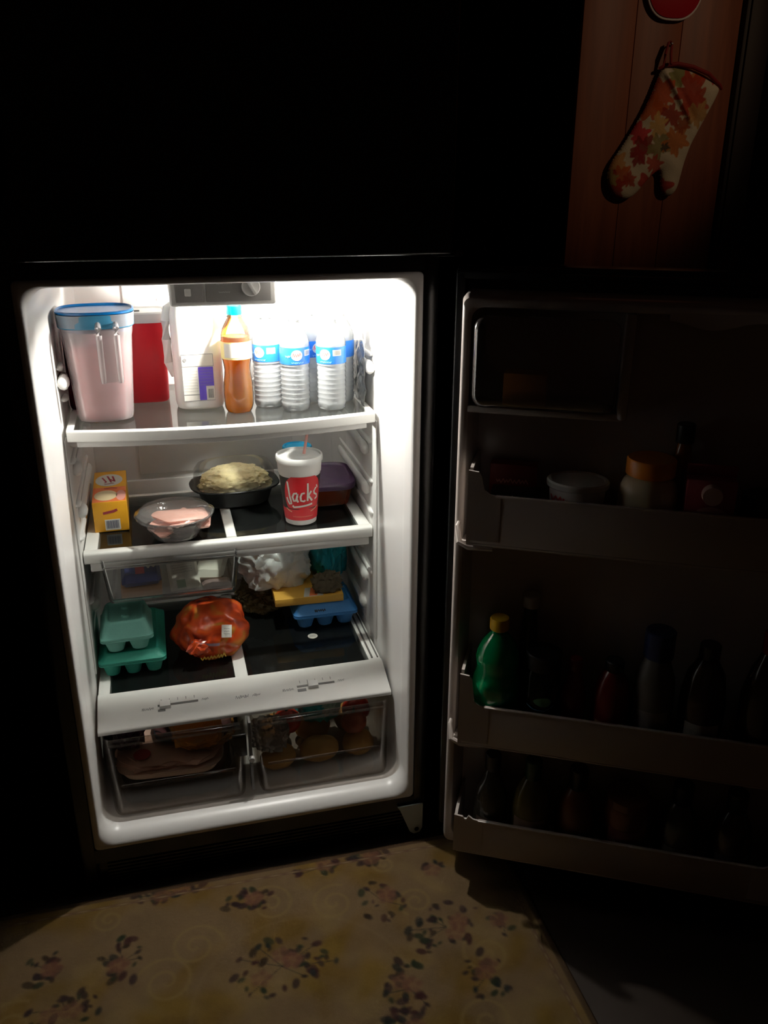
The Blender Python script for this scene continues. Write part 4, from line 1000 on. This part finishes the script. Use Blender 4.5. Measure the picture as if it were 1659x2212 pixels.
t = dthing('pickle_jar', 'black lidded jar with a pale green leaf emblem beside the green bottle', 'jar', .184, .000, F2)
b = B(); b.lathe([(.033, 0), (.036, .004), (.036, .16), (.031, .175)], seg=32); b.done('jar', mat('very_dark_glass', (.008, .01, .008), .15), t)
b = B(); b.lathe([(.034, .174), (.0355, .176), (.0355, .205), (.033, .207)], seg=32); b.done('lid', blackp, t)
b = B(); b.grid(lambda u, v: (lambda x, z: (x, -math.sqrt(.0365**2-x*x)-.0006, z))(.004+.017*v*math.cos(2*PI*u), .112+.010*v*math.sin(2*PI*u)*(1+.3*math.cos(2*PI*u))), 20, 3); b.done('emblem', mat('leaf_green_print', (.16, .42, .24), .5), t)
b = B(); b.ribbon([(-.026, .100), (-.012, .094), (.01, .093), (.026, .102)], .0015, lambda x, z: (x, -math.sqrt(.0368**2-x*x)-.0004, z)); b.done('emblem_line', bluel, t)
def simple_bottle(name, label, cat, u, w_, F, prof, cap, mb, mc, lab_=None):
    t = dthing(name, label, cat, u, w_, F)
    b = B(); b.lathe(prof, seg=30); b.done('bottle', mb, t)
    r, z0, z1 = cap; b = B(); b.lathe([(r*.93, z0), (r, z0+.002), (r, z1-.002), (r*.9, z1)], seg=28, wob=lambda a, z: 1+.01*math.cos(20*a)); b.done('cap', mc, t)
    if lab_:
        z0, z1, m_ = lab_; rr = max(p[0] for p in prof)+.0006
        b = B(); b.grid(lambda u, v: (rr*math.sin(-.8+1.6*u), -rr*math.cos(-.8+1.6*u), z0+(z1-z0)*v), 14, 1); b.done('label', m_, t)
        b = B(); b.ribbon(scribble(-rr*.5, rr*.5, (z0+z1)/2, (z1-z0)*.3, int(u*100)), .0012, lambda x, z: (x, -math.sqrt(rr*rr-x*x)-.0005, z)); b.done('lettering', printm, t)
    return t
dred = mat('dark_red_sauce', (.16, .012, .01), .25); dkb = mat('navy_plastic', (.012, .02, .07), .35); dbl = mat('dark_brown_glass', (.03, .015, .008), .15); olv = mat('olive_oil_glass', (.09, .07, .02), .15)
simple_bottle('sauce_bottle', 'slim dark red sauce bottle right of the leaf emblem jar', 'bottle', .246, .0, F2, [(.024, 0), (.026, .004), (.026, .12), (.018, .15), (.011, .175)], (.013, .174, .20), dred, dred)
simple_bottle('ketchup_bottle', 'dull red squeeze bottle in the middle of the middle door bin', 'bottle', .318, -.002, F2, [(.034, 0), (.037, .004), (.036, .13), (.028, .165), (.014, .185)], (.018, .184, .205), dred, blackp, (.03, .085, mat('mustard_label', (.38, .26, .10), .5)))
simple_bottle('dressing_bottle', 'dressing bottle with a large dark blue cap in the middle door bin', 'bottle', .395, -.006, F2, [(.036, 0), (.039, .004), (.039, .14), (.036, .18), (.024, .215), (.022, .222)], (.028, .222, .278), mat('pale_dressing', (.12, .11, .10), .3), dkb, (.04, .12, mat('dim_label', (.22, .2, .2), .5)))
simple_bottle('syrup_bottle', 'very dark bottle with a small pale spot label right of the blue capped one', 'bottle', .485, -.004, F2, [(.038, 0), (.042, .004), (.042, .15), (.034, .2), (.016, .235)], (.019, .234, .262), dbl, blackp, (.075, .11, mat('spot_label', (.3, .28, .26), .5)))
simple_bottle('sauce_bottle', 'tall dark bottle with a red neck at the far right of the middle bin', 'bottle', .590, -.004, F2, [(.036, 0), (.040, .004), (.040, .17), (.03, .22), (.015, .26)], (.018, .259, .30), dbl, dred)
# bottom bin
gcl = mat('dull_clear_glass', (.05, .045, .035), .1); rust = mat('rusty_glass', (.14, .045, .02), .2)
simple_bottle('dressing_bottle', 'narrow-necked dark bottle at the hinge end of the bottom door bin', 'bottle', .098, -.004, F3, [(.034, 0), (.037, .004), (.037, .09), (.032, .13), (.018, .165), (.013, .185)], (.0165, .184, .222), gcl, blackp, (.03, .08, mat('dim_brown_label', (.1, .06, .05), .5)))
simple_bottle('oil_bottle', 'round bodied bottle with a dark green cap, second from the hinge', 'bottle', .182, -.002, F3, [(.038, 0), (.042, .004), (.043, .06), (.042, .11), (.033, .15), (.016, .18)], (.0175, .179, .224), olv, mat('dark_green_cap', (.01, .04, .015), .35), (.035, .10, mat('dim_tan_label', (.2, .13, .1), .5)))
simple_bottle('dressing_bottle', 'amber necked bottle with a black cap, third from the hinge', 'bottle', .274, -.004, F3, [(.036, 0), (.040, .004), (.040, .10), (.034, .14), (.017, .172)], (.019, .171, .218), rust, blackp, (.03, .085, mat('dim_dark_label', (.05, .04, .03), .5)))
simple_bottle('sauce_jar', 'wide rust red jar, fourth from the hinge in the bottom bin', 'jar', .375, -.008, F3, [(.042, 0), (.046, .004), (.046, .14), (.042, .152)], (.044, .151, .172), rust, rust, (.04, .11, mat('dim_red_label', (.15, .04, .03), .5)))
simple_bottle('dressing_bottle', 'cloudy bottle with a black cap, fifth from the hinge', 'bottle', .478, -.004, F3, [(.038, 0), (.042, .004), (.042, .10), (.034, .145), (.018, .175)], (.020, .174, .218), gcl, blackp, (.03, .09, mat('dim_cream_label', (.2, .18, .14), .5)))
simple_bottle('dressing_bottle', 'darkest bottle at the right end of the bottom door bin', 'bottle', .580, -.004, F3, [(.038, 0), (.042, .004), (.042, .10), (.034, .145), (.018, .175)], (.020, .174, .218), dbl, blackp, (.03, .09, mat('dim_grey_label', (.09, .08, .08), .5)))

# ================================================================== ON THE WOOD PANEL
# oven mitt: outline in (x, z) on the wall plane, from wrist down to finger tips and thumb
out = [(.958, 1.548), (.985, 1.551), (1.02, 1.546), (1.06, 1.534), (1.102, 1.512), (1.092, 1.488), (1.078, 1.460), (1.060, 1.425), (1.045, 1.395), (1.036, 1.365), (1.030, 1.335), (1.026, 1.310), (1.018, 1.296), (1.006, 1.290), (.992, 1.294), (.984, 1.306), (.982, 1.322), (.980, 1.338),
       (.974, 1.345), (.960, 1.335), (.945, 1.320), (.930, 1.302), (.915, 1.289), (.900, 1.284), (.884, 1.286), (.868, 1.294), (.857, 1.308), (.852, 1.326), (.853, 1.348), (.862, 1.366), (.880, 1.390), (.902, 1.425), (.925, 1.465), (.942, 1.505), (.950, 1.53)]
def smooth_loop(P, it=2):
    for _ in range(it):
        Q_ = []
        for i in range(len(P)):
            a, c = P[i], P[(i+1) % len(P)]; Q_ += [(.75*a[0]+.25*c[0], .75*a[1]+.25*c[1]), (.25*a[0]+.75*c[0], .25*a[1]+.75*c[1])]
        P = Q_
    return P
def build_mitt():
    P = smooth_loop(out, 2); n = len(P); h = .0016
    PA = np.array(P); x0, x1, z0, z1 = .845, 1.112, 1.278, 1.556
    nx, nz = int((x1-x0)/h), int((z1-z0)/h)
    gx = x0+h*np.arange(nx+1); gz = z0+h*np.arange(nz+1); GX, GZ = np.meshgrid(gx, gz, indexing='ij')
    ins = np.zeros(GX.shape, bool); dist = np.full(GX.shape, 9.)
    for i in range(n):
        ax, az = PA[i]; bx, bz = PA[(i+1) % n]
        c = ((az > GZ) != (bz > GZ)) & (GX < (bx-ax)*(GZ-az)/(bz-az+1e-12)+ax); ins ^= c
        dx, dz = bx-ax, bz-az; t = np.clip(((GX-ax)*dx+(GZ-az)*dz)/(dx*dx+dz*dz+1e-12), 0, 1)
        dist = np.minimum(dist, np.hypot(GX-ax-t*dx, GZ-az-t*dz))
    sd = np.where(ins, dist, -dist)
    th = .014*np.sqrt(np.clip(1-(1-np.clip(sd/.03, 0, 1))**2, 0, 1))
    rs = np.random.RandomState(2)
    th *= 1+.10*np.sin(GX*90+GZ*60)*np.sin(GZ*75)
    # diagonal quilting fold
    f = (GX-.957)*.79+(GZ-1.535)*.61; g = (GX-.957)*.61-(GZ-1.535)*.79
    th += (.008*np.exp(-(f/.005)**2)-.004*np.exp(-((f-.014)/.007)**2))*np.clip(sd/.01, 0, 1)*np.clip((g+.01)/.02, 0, 1)*np.clip((.135-g)/.03, 0, 1)
    # dye
    base = np.ones(GX.shape+(3,))*np.array((.72, .66, .50))
    def px(x, y):   # photograph's crop of the mitt -> wall plane, taken once to note where each leaf print lies
        return (.9690+(x-860)*.000353*1.0-(y-340)*.0000, 1.592-(y-340)*.000262)
    blobs = [(930, 560, 70, (.30, .30, .10)), (1060, 560, 60, (.6, .22, .06)), (1010, 690, 100, (.50, .06, .03)), (1050, 780, 80, (.48, .08, .04)), (1190, 600, 30, (.6, .05, .05)), (820, 710, 80, (.60, .10, .03)), (770, 820, 75, (.62, .13, .03)),
             (900, 870, 60, (.40, .05, .03)), (700, 1010, 60, (.65, .03, .05)), (730, 1120, 70, (.30, .04, .03)), (820, 950, 60, (.70, .45, .16)), (840, 1100, 70, (.32, .28, .12)), (950, 1060, 80, (.60, .20, .05)), (1080, 860, 70, (.55, .32, .12)), (980, 940, 45, (.4, .1, .04)),
             (480, 1110, 75, (.62, .22, .04)), (560, 1060, 50, (.35, .28, .14)), (380, 1230, 60, (.62, .10, .04)), (400, 1440, 60, (.60, .10, .04)), (560, 1260, 70, (.66, .34, .12)), (600, 1340, 60, (.60, .14, .04)), (560, 1430, 80, (.42, .05, .03)), (540, 1350, 40, (.42, .34, .12)),
             (820, 1240, 50, (.5, .08, .05)), (840, 1420, 100, (.50, .04, .03)), (880, 1110, 26, (.08, .08, .06)), (700, 1180, 50, (.35, .04, .04)), (660, 1360, 40, (.5, .08, .04))]
    rnd = random.Random(4)
    for (cx, cy, R, col) in blobs:
        X0, Z0 = px(cx, cy); Rw = R*.00042; ph = rnd.uniform(0, 6.28)
        dx, dz = GX-X0, GZ-Z0; a = np.arctan2(dz, dx); r = np.hypot(dx, dz)
        lob = Rw*(.82+.20*np.cos(5*a+ph)+.12*np.cos(11*a+ph*2)+.10*np.cos(2*a-ph))
        m = np.clip(.5+(lob-r)/.0022, 0, 1)*.92
        vein = .12*np.clip(np.cos(5*a+ph), 0, 1)**20
        base = base*(1-m[..., None])+(np.array(col)*(1+vein[..., None]*1.5))*m[..., None]
    idx = -np.ones(GX.shape, int); keep = sd > -h*.9; idx[keep] = np.arange(keep.sum())
    sdk = sd[keep]; X_ = GX[keep]; Z_ = GZ[keep]; T_ = np.clip(th[keep], 0, 1)
    front = np.stack([X_, .286-T_, Z_], -1); back = np.stack([X_, .286+T_*.35, Z_], -1)
    V = np.concatenate([front, back]); m_ = len(front); F = []
    q = idx[:-1, :-1]; q1 = idx[1:, :-1]; q2_ = idx[1:, 1:]; q3 = idx[:-1, 1:]
    ok = (q >= 0) & (q1 >= 0) & (q2_ >= 0) & (q3 >= 0)
    A_ = np.stack([q[ok], q1[ok], q2_[ok], q3[ok]], -1); F = np.concatenate([A_, A_[:, ::-1]+m_])
    me = bpy.data.meshes.new('mitten'); me.from_pydata(V.tolist(), [], F.tolist()); me.update()
    ca = me.color_attributes.new('dye', 'FLOAT_COLOR', 'POINT'); C = np.ones((len(V), 4)); C[:, :3] = np.concatenate([base[keep], base[keep]])
    ca.data.foreach_set('color', C.ravel()); me.materials.append(attrmat('printed_cotton', .85, .4, 500))
    for p in me.polygons: p.use_smooth = True
    root = thing('oven_mitt', 'cream oven mitt printed with autumn leaves hanging on the wood panelling', 'oven mitt', (.968, .272, 1.28))
    o = bpy.data.objects.new('mitten', me); COL.objects.link(o); o.parent = root; o.matrix_parent_inverse = Matrix.Translation((-.968, -.272, -1.28))
    edge = mat('red_binding', (.30, .02, .02), .7)
    b = B(); b.tube([(.948, .284, 1.543), (.960, .278, 1.5495), (.985, .273, 1.552), (1.02, .271, 1.547), (1.06, .272, 1.535), (1.095, .279, 1.515), (1.104, .284, 1.508)], [.003, .004, .0045, .0045, .0045, .004, .003], 10)
    o = b.done('cuff_binding', edge, root); o.matrix_parent_inverse = Matrix.Translation((-.968, -.272, -1.28))
    b = B(); b.tube([(.956, .280, 1.548), (.957, .280, 1.57), (.964, .284, 1.592), (.968, .284, 1.594), (.970, .280, 1.59), (.965, .272, 1.57), (.963, .264, 1.55)], .0028, 8)
    o = b.done('hanging_loop', edge, root); o.matrix_parent_inverse = Matrix.Translation((-.968, -.272, -1.28))
build_mitt()
b = B(); b.tube([(.967, .303, 1.586), (.967, .28, 1.586), (.967, .274, 1.59)], .0018, 8); tag(b.done('wall_nail', steel), 'small nail holding up the oven mitt on the wood panelling', 'nail')
# red dish-shaped hanging with white rim, cut off by the top of the frame
H = thing('pot_holder', 'red round-bottomed potholder with a white rim hanging above the mitt', 'pot holder', (.969, .298, 1.722))
def dsh(r, y, q=1.0): return [(r*.068*math.copysign(abs(math.cos(a))**.72, math.cos(a)), y, (.085 if math.sin(a) > 0 else .088)*r*math.copysign(abs(math.sin(a))**.85, math.sin(a))) for a in [2*PI*k/56 for k in range(56)]]
b = B(); b.loft([dsh(.90, .002), dsh(.96, -.004), dsh(.955, -.012), dsh(.8, -.015), dsh(.4, -.016), dsh(.1, -.016)]); b.done('pad', mat('red_enamel', (.50, .015, .03), .25), H)
b = B(); b.tube([p for p in dsh(.985, -.008)]+[dsh(.985, -.008)[0]], .0024, 8, cap=False); b.done('rim', wl, H)
b = B(); b.tube([(-.006, -.004, .083), (-.008, .0, .10), (0, .0, .112), (.008, 0, .10), (.006, -.004, .083)], .002, 8); b.done('hanging_loop', wl, H)
